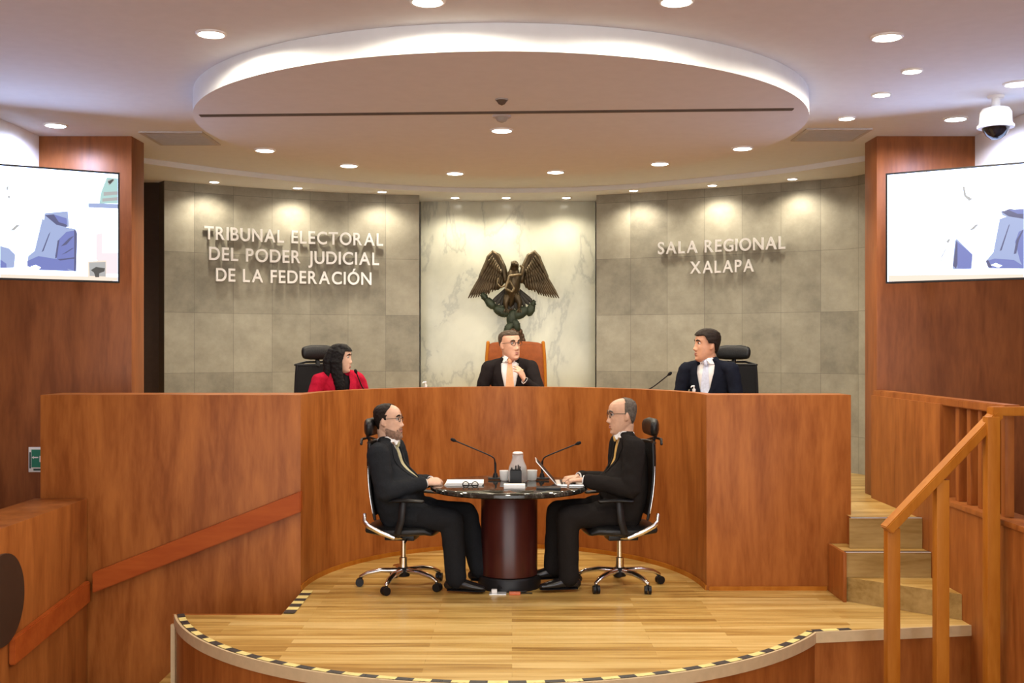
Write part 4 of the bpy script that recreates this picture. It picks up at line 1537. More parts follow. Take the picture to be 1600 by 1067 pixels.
def head_point(th, z, off=0.0, jaw=1.0, nose=1.0):
    f, b, w_ = head_at(z)
    cy, ry = (f + b) / 2, (f - b) / 2
    if z < -0.03:
        w_ *= 1 + (jaw - 1) * min(1, (-0.03 - z) / 0.05)
    s, c = math.sin(th), math.cos(th)
    e = 2 / 2.25
    x = (w_ + off) * math.copysign(abs(s) ** e, s)
    y = cy + (ry + off) * math.copysign(abs(c) ** e, c)
    if c > 0 and off < 0.02:
        d = 0.0
        ax = abs(x)
        d += nose * 0.024 * gb(x, 0, 0.011 + 0.004 * gb(z, -0.036, 0.014)) * (gb(z, -0.030, 0.014) * 0.95 + 0.55 * gb(z, -0.008, 0.018) + 0.25 * gb(z, 0.014, 0.014))
        d += nose * 0.007 * gb(ax, 0.013, 0.006) * gb(z, -0.038, 0.008)
        d -= 0.011 * gb(ax, 0.031, 0.014) * gb(z, 0.016, 0.012)
        d += 0.005 * gb(ax, 0.028, 0.022) * gb(z, 0.036, 0.009)
        d += 0.004 * gb(ax, 0.042, 0.018) * gb(z, -0.018, 0.018)
        d += 0.006 * gb(x, 0, 0.022) * (gb(z, -0.0605, 0.006) + gb(z, -0.074, 0.006))
        d -= 0.004 * gb(x, 0, 0.026) * gb(z, -0.0672, 0.003)
        d -= 0.004 * gb(x, 0, 0.02) * gb(z, -0.087, 0.006)
        d += 0.006 * gb(x, 0, 0.02) * gb(z, -0.108, 0.010)
        y += d
    return Vector((x, y, z))


def head_mesh(mb, T, jaw=1.0, nose=1.0):
    nz, nt = 64, 72
    vs, fs = [], []
    for j in range(nz + 1):
        z = -0.128 + (0.1145 + 0.128) * j / nz
        for i in range(nt):
            th = 2 * PI * i / nt
            vs.append(T @ head_point(th, z, 0, jaw, nose))
    for j in range(nz):
        for i in range(nt):
            k = (i + 1) % nt
            fs.append((j * nt + i, (j + 1) * nt + i, (j + 1) * nt + k, j * nt + k))
    fs.append(tuple(range(nt)))
    fs.append(tuple(nz * nt + i for i in range(nt))[::-1])
    mb._faces(vs, fs)
    for s in (-1, 1):
        rot = T.to_3x3() @ Matrix.Rotation(s * 0.35, 3, 'Z') @ Matrix.Rotation(-0.15, 3, 'X')
        mb.ellipsoid(T @ Vector((s * 0.074, -0.012, 0.0)), (0.008, 0.017, 0.031), rot, 16, 10)
        mb.ellipsoid(T @ Vector((s * 0.071, -0.006, -0.022)), (0.007, 0.010, 0.012), rot, 12, 8)


def cap_mesh(T, mask, thick, zmin=-0.128, jaw=1.0, wob=0.003, nz=70, nt=96, extra=None):
    """shell of hair over the part of the head where mask(x, y, z) is true"""
    mb = MB()
    bm = mb.bm
    grid = {}
    for j in range(nz + 1):
        z = zmin + (0.1145 - zmin) * j / nz
        for i in range(nt):
            th = 2 * PI * i / nt
            p = head_point(th, z, 0, jaw)
            if mask(p.x, p.y, p.z):
                n = (p - Vector((0, -0.01, 0.0)))
                n.normalize()
                h = thick + wob * noise.noise(p * 60)
                if extra:
                    h += extra(p)
                grid[j, i] = bm.verts.new(T @ (p + n * h))
    if (nz, 0) in grid:
        p = Vector((0, -0.007, 0.1145 + thick + (extra(Vector((0, 0, 0.1145))) if extra else 0)))
        top = bm.verts.new(T @ p)
        for i in range(nt):
            k = (i + 1) % nt
            bm.faces.new((grid[nz, i], grid[nz, k], top))
    for j in range(nz):
        for i in range(nt):
            k = (i + 1) % nt
            q = [(j, i), (j, k), (j + 1, k), (j + 1, i)]
            v = [grid[a] for a in q if a in grid]
            if len(v) >= 3:
                bm.faces.new(v)
    bmesh.ops.recalc_face_normals(bm, faces=bm.faces[:])
    bmesh.ops.solidify(bm, geom=bm.faces[:], thickness=-(thick + 0.004) if False else (thick + 0.004))
    for f in bm.faces:
        f.smooth = True
    return mb


def hand(mb, wrist, d, back, thumb, curl=0.5, size=1.0, spread=0.12, curls=None):
    """palm, four jointed fingers and a thumb. d: towards the fingers, back: out of the back of the hand, thumb: side of the thumb"""
    wv = Vector(wrist)
    d = Vector(d).normalized()
    n = Vector(back)
    n = (n - d * n.dot(d)).normalized()
    s = d.cross(n)
    if s.dot(Vector(thumb)) < 0:
        s = -s
    k = size
    mb.loft([wv - d * 0.02, wv + d * 0.015 * k, wv + d * 0.05 * k, wv + d * 0.085 * k], [(0.026 * k, 0.019 * k), (0.029 * k, 0.018 * k), (0.040 * k, 0.016 * k), (0.041 * k, 0.013 * k)], side=s, seg=18)
    for i, (off, ln) in enumerate(((0.031, 0.072), (0.0105, 0.080), (-0.0105, 0.075), (-0.031, 0.059))):
        c = (curls[i] if curls else curl * (1 + 0.08 * i))
        p = wv + d * (0.078 - 0.006 * abs(i - 1)) * k + s * off * k
        dirv = (d + s * spread * (1.5 - i) * 0.5).normalized()
        ax = s
        pts, rad = [p - dirv * 0.02 * k, p], [0.0105 * k, 0.0098 * k]
        a = 0.0
        for sgm, fr in enumerate((0.45, 0.32, 0.23)):
            a += c * (0.9, 1.1, 0.8)[sgm]
            dv = dirv * math.cos(a) - n * math.sin(a)
            p = p + dv * ln * fr * k
            pts.append(p)
            rad.append((0.0092, 0.0085, 0.0068)[sgm] * k)
        mb.loft(pts, rad, side=s, seg=12)
    p0 = wv + d * 0.018 * k + s * 0.022 * k
    p1 = wv + d * 0.045 * k + s * 0.048 * k - n * 0.012 * k
    p2 = wv + d * 0.075 * k + s * 0.056 * k - n * 0.022 * k
    p3 = wv + d * 0.098 * k + s * 0.050 * k - n * 0.030 * k
    mb.loft([p0, p1, p2, p3], [0.014 * k, 0.0125 * k, 0.0105 * k, 0.008 * k], seg=12)


def quad_curve(a, b, c):
    a, b, c = Vector(a), Vector(b), Vector(c)
    return lambda u: a * (2 * (u - 0.5) * (u - 1)) + b * (-4 * u * (u - 1)) + c * (2 * u * (u - 0.5))


def torso(mb, sp, grow, wid, belly, top=1.0, bottom=-0.12, bust=0.0):
    secs = [(-0.12, 0.165, 0.115), (0.0, 0.175, 0.125), (0.16, 0.170, 0.126), (0.32, 0.165, 0.122), (0.5, 0.168, 0.118), (0.66, 0.176, 0.116), (0.8, 0.178, 0.106), (0.9, 0.150, 0.088), (0.97, 0.095, 0.070), (1.0, 0.072, 0.062)]
    pts, rad = [], []
    for t, rx, ry in secs:
        if t < bottom or t > top + 1e-6:
            continue
        bl = belly * gb(t, 0.27, 0.22) + bust * gb(t, 0.66, 0.13)
        p = sp(t) + Vector((0, 0.5 * bl, 0))
        pts.append(p)
        rad.append((rx * wid + 0.4 * belly * gb(t, 0.25, 0.25) + grow, ry + 0.5 * bl + grow))
    mb.loft(pts, rad, side=(1, 0, 0), seg=36, power=2.3)


def wrinkle(me, amp, freq, seed=0.0, limit=None):
    nrm = [v.normal.copy() for v in me.vertices]
    co = [v.co.copy() for v in me.vertices]
    out = []
    for c, n in zip(co, nrm):
        k = noise.noise(Vector((c.x * freq + seed, c.y * freq, c.z * freq * 1.4))) + 0.5 * noise.noise(Vector((c.x * freq * 2.3, c.y * freq * 2.3 + seed, c.z * freq * 2.3)))
        out.extend(c + n * (amp * k))
    me.vertices.foreach_set('co', out)
    me.update()


def bvh_of(me):
    return BVHTree.FromPolygons([v.co for v in me.vertices], [tuple(p.vertices) for p in me.polygons])


def patch(bvh, grid, ray, off, thick):
    """cloth patch: a grid of points dropped along ray onto a surface, given thickness"""
    mb = MB()
    rd = Vector(ray).normalized()
    rows = []
    for row in grid:
        out = []
        for p in row:
            hit = bvh.ray_cast(Vector(p) - rd * 0.6, rd)
            out.append(hit[0] - rd * off if hit[0] is not None else None)
        rows.append(out)
    flat = [p for r in rows for p in r if p is not None]
    if not flat:
        return None
    bm = mb.bm
    vv = [[bm.verts.new(p) if p is not None else None for p in r] for r in rows]
    for j in range(len(vv) - 1):
        for i in range(len(vv[0]) - 1):
            q = [vv[j][i], vv[j][i + 1], vv[j + 1][i + 1], vv[j + 1][i]]
            if all(q):
                bm.faces.new(q).smooth = True
    bmesh.ops.recalc_face_normals(bm, faces=bm.faces[:])
    r = bmesh.ops.solidify(bm, geom=bm.faces[:], thickness=thick)
    return mb


def person(label, loc, rz, pose):
    g = pose.get
    t = thing('person', label, 'person', loc, rz)
    hip, chest, neck = Vector(g('hip')), Vector(g('chest')), Vector(g('neck'))
    sp = quad_curve(hip, chest, neck)
    wid, belly = g('wid', 1.0), g('belly', 0.0)
    yaw, pitch, roll = g('look', (0, 0, 0))
    hc = Vector(g('head'))
    hs = g('hscale', 1.0)
    T = Matrix.Translation(hc) @ Matrix.Rotation(yaw, 4, 'Z') @ Matrix.Rotation(pitch, 4, 'X') @ Matrix.Rotation(roll, 4, 'Y') @ Matrix.Scale(hs, 4)
    skm = skin('skin', g('skin'))
    suit = fabric('suit_cloth', g('suit'))
    trou = fabric('trouser_cloth', g('trousers', g('suit')))
    bust = g('bust', 0.0)
    # ---- body: one continuous surface
    mb = MB()
    head_mesh(mb, T, g('jaw', 1.0), g('nose', 1.0))
    nk = T @ Vector((0, -0.022, -0.06))
    mb.loft([sp(0.93), sp(1.0), nk.lerp(sp(1.0), 0.4), nk], [0.062 * g('neckw', 1), 0.058 * g('neckw', 1), 0.056 * g('neckw', 1), 0.056 * g('neckw', 1)], seg=20)
    torso(mb, sp, -0.026, wid, belly, bust=bust)
    for sd in ('L', 'R'):
        sg = -1 if sd == 'L' else 1
        sh, el, wr = (Vector(x) for x in g('arm' + sd))
        mb.loft([sp(0.86), sh], [0.055, 0.045], seg=14)
        fw = el.lerp(wr, 0.3)
        mb.loft([sh, sh.lerp(el, 0.5), el], [0.045, 0.042, 0.034], seg=14)
        mb.loft([el, fw, wr], [0.035, 0.036, 0.024], seg=14)
        dd, bk, th, cu = g('hand' + sd)
        hand(mb, wr + Vector(dd).normalized() * 0.015, dd, bk, th, cu, g('hsize', 1.0))
        hp, kn, an = (Vector(x) for x in g('leg' + sd))
        mb.loft([hp, hp.lerp(kn, 0.5), kn], [0.075, 0.065, 0.05], seg=14)
        mb.loft([kn, kn.lerp(an, 0.35), an], [0.05, 0.046, 0.032], seg=14)
        fd = Vector(g('foot' + sd, (0, 1, 0))).normalized()
        mb.loft([an, an + Vector((0, 0, -0.03)) + fd * 0.03, an + Vector((0, 0, -0.045)) + fd * 0.12], [0.03, 0.03, 0.022], seg=12)
    me = remeshed(mb, 0.0045, 2, 0.4)
    link('body', me, skm, t, sharp=None)
    # ---- jacket
    jr = g('sleeve', 1.0)
    mb = MB()
    torso(mb, sp, 0.0, wid, belly, top=0.97, bust=bust)
    for sd in ('L', 'R'):
        sh, el, wr = (Vector(x) for x in g('arm' + sd))
        mb.loft([sp(0.93) + (sh - sp(0.93)) * 0.2, sh], [(0.075, 0.055), (0.065, 0.06)], seg=16)
        mb.loft([sh, sh.lerp(el, 0.5), el], [0.068 * jr, 0.062 * jr, 0.056 * jr], seg=18)
        mb.loft([el, el.lerp(wr, 0.5), el.lerp(wr, 0.9)], [0.056 * jr, 0.050 * jr, 0.041 * jr], seg=18)
        hp, kn, _ = (Vector(x) for x in g('leg' + sd))
        q = hp.lerp(kn, g('skirt', 0.22))
        mb.loft([sp(0.05) + (hp - sp(0.05)) * 0.5, hp + Vector((0, 0, 0.012)), q + Vector((0, 0, 0.012))], [0.10, 0.105, 0.098], seg=18)
    me = remeshed(mb, 0.008, 6)
    wrinkle(me, g('wr', 0.006), 11, g('seed', 0.0))
    jmesh = me
    # V opening
    va, vw = g('vee', (0.36, 0.075))
    jb = bvh_of(me)
    wd = MB()
    bt, tp_ = sp(va), sp(1.02)
    ax_y = 0.25 * 0.11
    def fr(p, x, dy):
        return Vector((p.x + x, p.y + dy, p.z))
    mid = sp((va + 1.0) / 2)
    lv = [(bt, 0.006), (sp(va + 0.33 * (1 - va)), vw * 0.62), (sp(va + 0.7 * (1 - va)), vw * 0.98), (tp_, vw * 1.08), (tp_ + Vector((0, 0, 0.1)), vw * 1.1)]
    vs, fs = [], []
    for p, hw in lv:
        vs += [fr(p, -hw, 0.045), fr(p, hw, 0.045), fr(p, hw, 0.5), fr(p, -hw, 0.5)]
    for k in range(len(lv) - 1):
        a = 4 * k
        for i in range(4):
            fs.append((a + i, a + (i + 1) % 4, a + 4 + (i + 1) % 4, a + 4 + i))
    fs.append((3, 2, 1, 0))
    e = 4 * (len(lv) - 1)
    fs.append((e, e + 1, e + 2, e + 3))
    wd._faces(vs, fs)
    wm = wd.mesh('wedge')
    wo = bpy.data.objects.new('wedge', wm)
    COL.objects.link(wo)
    me = evaluated(me, [('BOOLEAN', dict(operation='DIFFERENCE', object=wo, solver='EXACT'))])
    bpy.data.objects.remove(wo)
    jo = link(g('top_name', 'jacket'), me, suit, t, sharp=50)
    # lapels
    for sg in (-1, 1):
        grid = []
        for j in range(15):
            u = va + 0.01 + (0.97 - va) * j / 14
            p = sp(u)
            k = (u - va) / (1 - va)
            hw = vw * (0.62 * min(1, k / 0.33) if k < 0.33 else 0.62 + 0.36 * min(1, (k - 0.33) / 0.37) if k < 0.7 else 0.98 + 0.1 * (k - 0.7))
            lw = 0.012 + 0.055 * min(1, k * 1.6) * (1 if k < 0.72 else max(0.45, 1 - (k - 0.72) * 2.2))
            grid.append([p + Vector((sg * (hw - 0.004 + lw * i / 3), 0, 0)) for i in range(4)])
        pm = patch(jb, grid, (0, -1, 0), 0.006, 0.004)
        if pm:
            obj('lapel', pm, suit, jo, sharp=60)
    # ---- shirt, collar, tie, cuffs
    mb = MB()
    torso(mb, sp, -0.012, wid, belly, bottom=0.0, bust=bust)
    me = remeshed(mb, 0.008, 3)
    sb = bvh_of(me)
    shirt_m = M['shirt'] if 'shirt' not in pose else fabric('shirt_cloth', g('shirt'))
    so = link('shirt', me, shirt_m, t, sharp=None)
    n0 = sp(1.0)
    nd_ = (nk - n0).normalized()
    if g('collar', True):
        mb = MB()
        r0 = 0.066 * g('neckw', 1)
        prof = [(n0 - nd_ * 0.012, r0 + 0.014), (n0 + nd_ * 0.012, r0 + 0.004), (n0 + nd_ * 0.034, r0 - 0.002), (n0 + nd_ * 0.036, r0 - 0.005), (n0 + nd_ * 0.01, r0 - 0.004)]
        mb.loft([p for p, _ in prof], [r for _, r in prof], side=(1, 0, 0), seg=28, cap=False)
        for sg in (-1, 1):     # collar points
            f0 = n0 + Vector((sg * 0.012, r0 + 0.006, 0.022))
            mb._faces([f0 + Vector((0, 0.008, 0.0)), f0 + Vector((sg * 0.040, -0.018, 0.012)), f0 + Vector((sg * 0.034, 0.006, -0.044)), f0 + Vector((sg * 0.004, 0.016, -0.014)),
                       f0 + Vector((0, 0.002, 0.0)), f0 + Vector((sg * 0.040, -0.026, 0.012)), f0 + Vector((sg * 0.034, -0.004, -0.044)), f0 + Vector((sg * 0.004, 0.008, -0.014))],
                      [(0, 1, 2, 3), (7, 6, 5, 4), (0, 4, 5, 1), (1, 5, 6, 2), (2, 6, 7, 3), (3, 7, 4, 0)])
        obj('collar', mb, shirt_m, so)
    if 'tie' in pose:
        tm = plain('tie_silk', g('tie'), 0.45, bump=0.2, bscale=200, var=0.12)
        grid = []
        for j in range(18):
            u = 0.99 - (0.97 - max(0.16, va - 0.1)) * j / 17
            hw = 0.017 + 0.026 * min(1, j / 12)
            p = sp(u)
            grid.append([p + Vector((hw * (i - 2) / 2, 0, 0)) for i in range(5)])
        pm = patch(sb, grid, (0, -1, 0), 0.008, 0.004)
        if pm:
            to = obj('tie', pm, tm, t, sharp=60)
            mb = MB()
            kp = n0 + Vector((0, 0.072 * g('neckw', 1), -0.012))
            mb.loft([kp + Vector((0, -0.004, 0.018)), kp + Vector((0, 0.004, 0)), kp + Vector((0, 0.004, -0.02))], [(0.022, 0.012), (0.019, 0.013), (0.013, 0.009)], side=(1, 0, 0), seg=14)
            obj('tie_knot', mb, tm, to)
    for sd in ('L', 'R'):
        sh, el, wr = (Vector(x) for x in g('arm' + sd))
        mb = MB()
        a, b = el.lerp(wr, 0.86), el.lerp(wr, 1.02)
        mb.loft([a, b, b.lerp(a, 0.1), a], [0.034, 0.034, 0.030, 0.030], seg=18, cap=False)
        obj('cuff', mb, shirt_m, t)
    # ---- trousers and shoes
    mb = MB()
    mb.loft([sp(0.08), sp(-0.08)], [(0.165 * wid, 0.115), (0.16 * wid, 0.10)], side=(1, 0, 0), seg=24)
    for sd in ('L', 'R'):
        hp, kn, an = (Vector(x) for x in g('leg' + sd))
        mb.loft([hp, hp.lerp(kn, 0.5), kn], [0.096, 0.092, 0.082], seg=20)
        a = kn.lerp(an, 0.97)
        mb.loft([kn, kn.lerp(an, 0.4), a], [0.082, 0.080, 0.074], seg=20)
    me = remeshed(mb, 0.009, 5)
    wrinkle(me, 0.005, 9, g('seed', 0.0) + 5)
    link('trousers', me, trou, t, sharp=None)
    for sd in ('L', 'R'):
        hp, kn, an = (Vector(x) for x in g('leg' + sd))
        fd = Vector(g('foot' + sd, (0, 1, 0))).normalized()
        sdv = Vector((0, 0, 1)).cross(fd)
        b = Vector((an.x, an.y, an.z - 0.075))
        mb = MB()
        mb.loft([b - fd * 0.055 + Vector((0, 0, 0.042)), b + Vector((0, 0, 0.052)), b + fd * 0.06 + Vector((0, 0, 0.046)), b + fd * 0.14 + Vector((0, 0, 0.034)), b + fd * 0.195 + Vector((0, 0, 0.026))],
                [(0.034, 0.036), (0.038, 0.046), (0.042, 0.040), (0.046, 0.028), (0.036, 0.018)], side=sdv, seg=20)
        mb.loft([an + Vector((0, 0, 0.01)), b + Vector((0, 0, 0.055))], [0.040, 0.042], seg=16)
        s_ = obj('shoe', mb, 'shoe', t, sharp=60)
        mb = MB()
        mb.loft([b - fd * 0.058 + Vector((0, 0, 0.008)), b + fd * 0.05 + Vector((0, 0, 0.008)), b + fd * 0.15 + Vector((0, 0, 0.008)), b + fd * 0.205 + Vector((0, 0, 0.008))], [(0.036, 0.007), (0.041, 0.007), (0.049, 0.007), (0.036, 0.006)], side=sdv, seg=16)
        obj('sole', mb, 'black', s_)
    # ---- face
    for s in (-1, 1):
        mb = MB()
        ec = Vector((s * 0.0315, 0.0705, 0.0155))
        mb.ellipsoid(T @ ec, (0.0125 * hs, 0.0125 * hs, 0.0105 * hs), T.to_3x3().normalized(), 18, 12)
        eo = obj('eye', mb, 'eye_white', t)
        mb = MB()
        mb.ellipsoid(T @ (ec + Vector((0, 0.0095, 0))), (0.0076 * hs, 0.0042 * hs, 0.0072 * hs), T.to_3x3().normalized(), 14, 8)
        obj('iris', mb, 'iris', eo)
        mb = MB()
        pts = [T @ head_point(a, z, 0.002) for a, z in ((s * 0.19, 0.035), (s * 0.36, 0.041), (s * 0.55, 0.037), (s * 0.66, 0.031))]
        mb.loft(pts, [(0.005 * hs, 0.003), (0.006 * hs, 0.003), (0.005 * hs, 0.003), (0.003 * hs, 0.002)], side=T.to_3x3() @ Vector((0, 0, 1)), seg=10)
        obj('eyebrow', mb, g('hair_mat'), t)
    for z, r in ((-0.0625, 0.0042), (-0.0725, 0.0050)):
        mb = MB()
        mb.loft([T @ head_point(a, z + 0.002 * abs(a) * 2, 0.0008) for a in (-0.24, -0.12, 0, 0.12, 0.24)], [(r * 0.4 * hs, 0.002), (r * hs, 0.0035), (r * hs, 0.004), (r * hs, 0.0035), (r * 0.4 * hs, 0.002)], side=T.to_3x3() @ Vector((0, 0, 1)), seg=10)
        obj('lip', mb, 'lip', t)
    if 'hair_mask' in pose:
        ho = obj('hair', cap_mesh(T, g('hair_mask'), g('hair_thick', 0.009), jaw=g('jaw', 1.0), extra=g('hair_extra')), g('hair_mat'), t, sharp=None)
    if 'beard_mask' in pose:
        obj('beard', cap_mesh(T, g('beard_mask'), 0.003, jaw=g('jaw', 1.0), wob=0.0015), g('beard_mat', g('hair_mat')), t, sharp=None)
    if g('hair_tubes'):
        mb = MB()
        for pts, rad in g('hair_tubes'):
            mb.loft([T @ Vector(p) for p in pts], rad, side=T.to_3x3() @ Vector((1, 0, 0)), seg=16)
        me = remeshed(mb, 0.006, 3)
        wrinkle(me, 0.004, 40, 2.0)
        link('long_hair', me, M[g('hair_mat')], t, sharp=None)
    if g('glasses'):
        go = MB()
        for s in (-1, 1):
            c = Vector((s * 0.033, 0.094, 0.013))
            ring = [T @ (c + Vector((0.023 * math.cos(a), -0.006 * abs(math.cos(a)) * 0.5, 0.017 * math.sin(a)))) for a in [2 * PI * i / 20 for i in range(21)]]
            go.loft(ring, [0.0019] * 21, seg=8, cap=False)
            go.loft([T @ Vector((s * 0.056, 0.090, 0.02)), T @ Vector((s * 0.074, 0.05, 0.02)), T @ Vector((s * 0.078, -0.01, 0.016)), T @ Vector((s * 0.077, -0.025, 0.004))], [0.0018] * 4, seg=8)
        go.loft([T @ Vector((-0.011, 0.096, 0.018)), T @ Vector((0, 0.099, 0.02)), T @ Vector((0.011, 0.096, 0.018))], [0.0018] * 3, seg=8)
        obj('eyeglasses', go, g('glasses'), t)
    if g('pin'):
        hit = jb.ray_cast(sp(0.80) + Vector((g('pin') * 0.115, 0.5, 0)), Vector((0, -1, 0)))
        if hit[0] is not None:
            obj('lapel_pin', MB().ellipsoid(hit[0] + Vector((0, 0.008, 0)), (0.011, 0.006, 0.011), None, 14, 8), 'gold', t)
    return t


def male_hair(x, y, z):
    if y > 0.045:
        return z > 0.066
    if y > 0.012:
        return z > 0.066 - (0.045 - y) / 0.033 * 0.055
    if y > -0.03:
        return z > 0.012
    return z > 0.012 - min(1, (-0.03 - y) / 0.03) * 0.085


def receding(x, y, z):
    if z > 0.045:
        return y < 0.004 + 0.55 * (z - 0.045) - 0.25 * max(0.0, 0.05 - abs(x)) * (z > 0.09)
    if y > 0.012:
        return False
    if y > -0.03:
        return z > 0.008
    return z > 0.008 - min(1, (-0.03 - y) / 0.03) * 0.085


def crown_bald(x, y, z):
    if y > 0.002 - 0.25 * max(0.0, z - 0.05):
        return False
    if y > -0.03:
        return z > 0.004
    return z > 0.004 - min(1, (-0.03 - y) / 0.03) * 0.085


def beard(x, y, z):
    if y < 0.0 or z > -0.012:
        return False
    if abs(x) > 0.045:
        return z < -0.042 - 0.45 * max(0.0, y - 0.015)
    if -0.082 < z < -0.052 and abs(x) < 0.026:
        return False
    if z > -0.052:
        return z < -0.046 and abs(x) < 0.03
    return z < -0.05 or abs(x) > 0.05


TAN = (0.52, 0.30, 0.19)
# bearded man at the table, facing the room's axis
person('bearded balding man in a dark charcoal suit sitting with clasped hands at the round table', (CLX, CDY, 0), math.radians(-100), dict(
    hip=(0, -0.03, 0.565), skirt=0.42, chest=(0, -0.085, 0.80), neck=(0, -0.09, 1.055), head=(0, -0.085, 1.203), hscale=1.07, sleeve=1.22, look=(0.0, 0.02, 0), wid=1.12, belly=0.13, seed=1.0,
    armL=((-0.215, -0.095, 0.985), (-0.265, -0.03, 0.715), (-0.075, 0.215, 0.765)), armR=((0.215, -0.095, 0.985), (0.265, -0.03, 0.715), (0.075, 0.215, 0.765)),
    handL=((0.55, 0.8, 0.1), (-0.5, 0.2, 0.8), (0.3, 0, 1), 0.75), handR=((-0.5, 0.85, 0.08), (0.5, 0.2, 0.8), (-0.3, 0, 1), 0.7),
    legL=((-0.10, 0.0, 0.54), (-0.12, 0.475, 0.525), (-0.09, 0.58, 0.115)), legR=((0.10, 0.0, 0.54), (0.13, 0.425, 0.51), (0.13, 0.455, 0.085)),
    skin=(0.58, 0.36, 0.25), suit=(0.016, 0.018, 0.021), trousers=(0.014, 0.015, 0.017), tie=(0.42, 0.40, 0.24), hair_mat='hair_brown', hair_mask=receding, hair_thick=0.006, beard_mask=beard, beard_mat='beard_hair', glasses='black', jaw=1.08, neckw=1.08, vee=(0.33, 0.07)))
# grey-haired man with the laptop
person('bald-topped grey-haired man in glasses and a black suit typing on the laptop', (CRX, CDY, 0), math.radians(98), dict(
    hip=(0, -0.05, 0.58), skirt=0.42, chest=(0, -0.085, 0.85), neck=(0, -0.04, 1.095), head=(0, -0.02, 1.243), hscale=1.09, sleeve=1.2, look=(0.0, -0.08, 0), wid=1.1, belly=0.11, seed=3.0,
    armL=((-0.205, -0.055, 1.03), (-0.255, -0.02, 0.735), (-0.10, 0.285, 0.79)), armR=((0.205, -0.055, 1.03), (0.255, -0.02, 0.735), (0.10, 0.285, 0.79)),
    handL=((0.25, 0.95, -0.05), (0, 0.05, 1), (1, 0, 0), 0.42), handR=((-0.25, 0.95, -0.05), (0, 0.05, 1), (-1, 0, 0), 0.42),
    legL=((-0.10, -0.02, 0.545), (-0.12, 0.41, 0.53), (-0.12, 0.40, 0.09)), legR=((0.10, -0.02, 0.545), (0.11, 0.44, 0.54), (0.10, 0.47, 0.12)),
    skin=(0.55, 0.33, 0.22), suit=(0.014, 0.012, 0.011), trousers=(0.015, 0.013, 0.012), tie=(0.62, 0.40, 0.12), hair_mat='hair_grey', hair_mask=crown_bald, hair_thick=0.006, glasses='black', vee=(0.45, 0.07)))
# presiding judge
person('presiding judge in glasses, dark suit and peach tie with one hand raised', (-0.02, 10.33, PLAT), PI, dict(
    hip=(0, 0.0, 0.58), chest=(0, 0.01, 0.84), neck=(0, 0.06, 1.095), head=(0, 0.085, 1.225), hscale=1.12, look=(math.radians(38), 0.0, 0.05), wid=0.98, belly=0.04, seed=7.0,
    armL=((-0.195, 0.055, 1.02), (-0.27, 0.17, 0.78), (-0.135, 0.275, 0.905)), armR=((0.195, 0.055, 1.02), (0.275, 0.05, 0.76), (0.15, 0.28, 0.77)),
    handL=((0.45, 0.15, 0.9), (-0.75, 0.5, 0.2), (0.3, -0.3, 0.6), 0.35), handR=((-0.2, 0.95, 0), (0, 0, 1), (-1, 0, 0), 0.3),
    legL=((-0.10, 0.0, 0.54), (-0.14, 0.36, 0.54), (-0.14, 0.30, 0.09)), legR=((0.10, 0.0, 0.54), (0.14, 0.36, 0.54), (0.14, 0.30, 0.09)),
    skin=(0.60, 0.34, 0.23), suit=(0.015, 0.012, 0.012), tie=(0.82, 0.42, 0.22), hair_mat='hair_mixed', hair_mask=lambda x, y, z: male_hair(x, y + 0.035, z - 0.012 * (y > 0)), hair_thick=0.008, glasses='black', pin=-1, vee=(0.25, 0.085), neckw=1.05))
# judge in navy
person('dark-haired judge in a navy suit and pale blue tie turned to the middle', (1.655, 9.37, PLAT), math.radians(150), dict(
    hip=(0, -0.02, 0.58), chest=(0, -0.03, 0.85), neck=(0, 0.0, 1.085), head=(0.01, 0.02, 1.218), hscale=1.09, look=(math.radians(-48), 0.02, 0), wid=0.98, belly=0.02, seed=11.0,
    armL=((-0.20, 0.0, 1.015), (-0.26, 0.02, 0.745), (-0.06, 0.20, 0.765)), armR=((0.20, 0.0, 1.015), (0.265, 0.03, 0.745), (0.07, 0.215, 0.775)),
    handL=((0.95, 0.25, 0), (0, 0.1, 1), (0, 1, 0), 0.3), handR=((-0.95, 0.25, 0), (0, 0.1, 1), (0, 1, 0), 0.3),
    legL=((-0.10, 0.0, 0.54), (-0.38, 0.28, 0.54), (-0.38, 0.29, 0.09)), legR=((0.08, 0.0, 0.54), (-0.17, 0.33, 0.54), (-0.18, 0.35, 0.09)), footL=(-0.7, 0.7, 0), footR=(-0.7, 0.7, 0),
    skin=(0.52, 0.27, 0.16), suit=(0.008, 0.010, 0.018), tie=(0.52, 0.58, 0.72), hair_mat='hair_brown', hair_mask=male_hair, hair_thick=0.013, vee=(0.28, 0.08), neckw=1.0,
    hair_extra=lambda p: 0.006 * max(0.0, p.z / 0.11)))
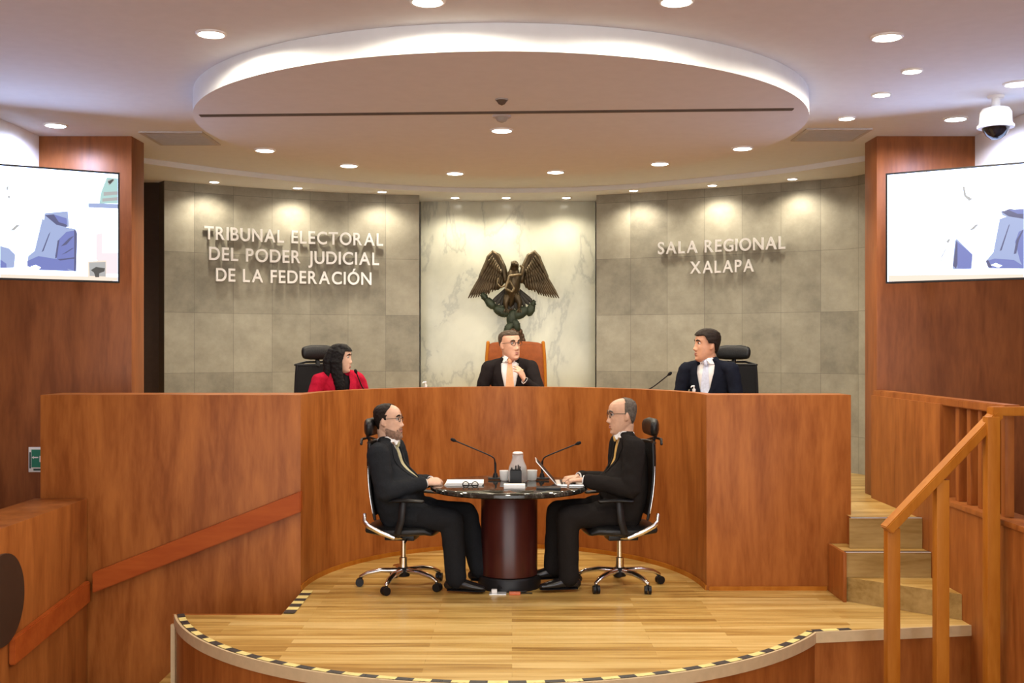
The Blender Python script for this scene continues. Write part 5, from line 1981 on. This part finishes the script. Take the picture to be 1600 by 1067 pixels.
# woman judge
WH = [([(0, 0.0, 0.10), (0, -0.07, 0.06), (0, -0.095, -0.03), (0, -0.09, -0.13), (0, -0.075, -0.24), (0.0, -0.06, -0.30)], [(0.05, 0.03), (0.085, 0.045), (0.098, 0.055), (0.10, 0.05), (0.09, 0.045), (0.06, 0.03)])]
for s in (-1, 1):
    WH.append(([(s * 0.05, 0.02, 0.095), (s * 0.086, 0.005, 0.05), (s * 0.095, -0.012, -0.03), (s * 0.09, 0.0, -0.13), (s * 0.085, 0.03, -0.24), (s * 0.08, 0.05, -0.33)], [(0.03, 0.04), (0.018, 0.05), (0.02, 0.052), (0.028, 0.05), (0.032, 0.045), (0.022, 0.03)]))
person('woman with long black hair in a red jacket seated at the bench', (-1.475, 9.36, PLAT), math.radians(212), dict(
    hip=(0, -0.02, 0.57), chest=(0, 0.0, 0.80), neck=(0, 0.06, 0.995), head=(0.0, 0.085, 1.112), look=(math.radians(52), -0.06, 0), wid=0.90, belly=0.0, bust=0.03, seed=15.0, hscale=0.95,
    armL=((-0.178, 0.045, 0.93), (-0.25, 0.05, 0.735), (-0.06, 0.22, 0.765)), armR=((0.178, 0.045, 0.93), (0.25, 0.06, 0.735), (0.07, 0.235, 0.775)),
    handL=((0.95, 0.25, 0), (0, 0.1, 1), (0, 1, 0), 0.3), handR=((-0.95, 0.25, 0), (0, 0.1, 1), (0, 1, 0), 0.3), hsize=0.9,
    legL=((-0.07, 0.0, 0.54), (0.19, 0.32, 0.54), (0.20, 0.34, 0.09)), legR=((0.09, 0.0, 0.54), (0.37, 0.27, 0.54), (0.37, 0.28, 0.09)), footL=(0.7, 0.7, 0), footR=(0.7, 0.7, 0),
    skin=(0.60, 0.38, 0.27), suit=(0.42, 0.010, 0.035), trousers=(0.015, 0.015, 0.016), shirt=(0.012, 0.011, 0.012), collar=False, neckw=0.82, jaw=0.9, nose=0.85, sleeve=0.9, hair_mat='hair_black', vee=(0.30, 0.07), wr=0.009,
    hair_mask=lambda x, y, z: (z > 0.058 if y > 0.05 else z > 0.058 - (0.05 - y) * 1.5 if y > 0.01 else z > -0.09), hair_thick=0.014, hair_tubes=WH))
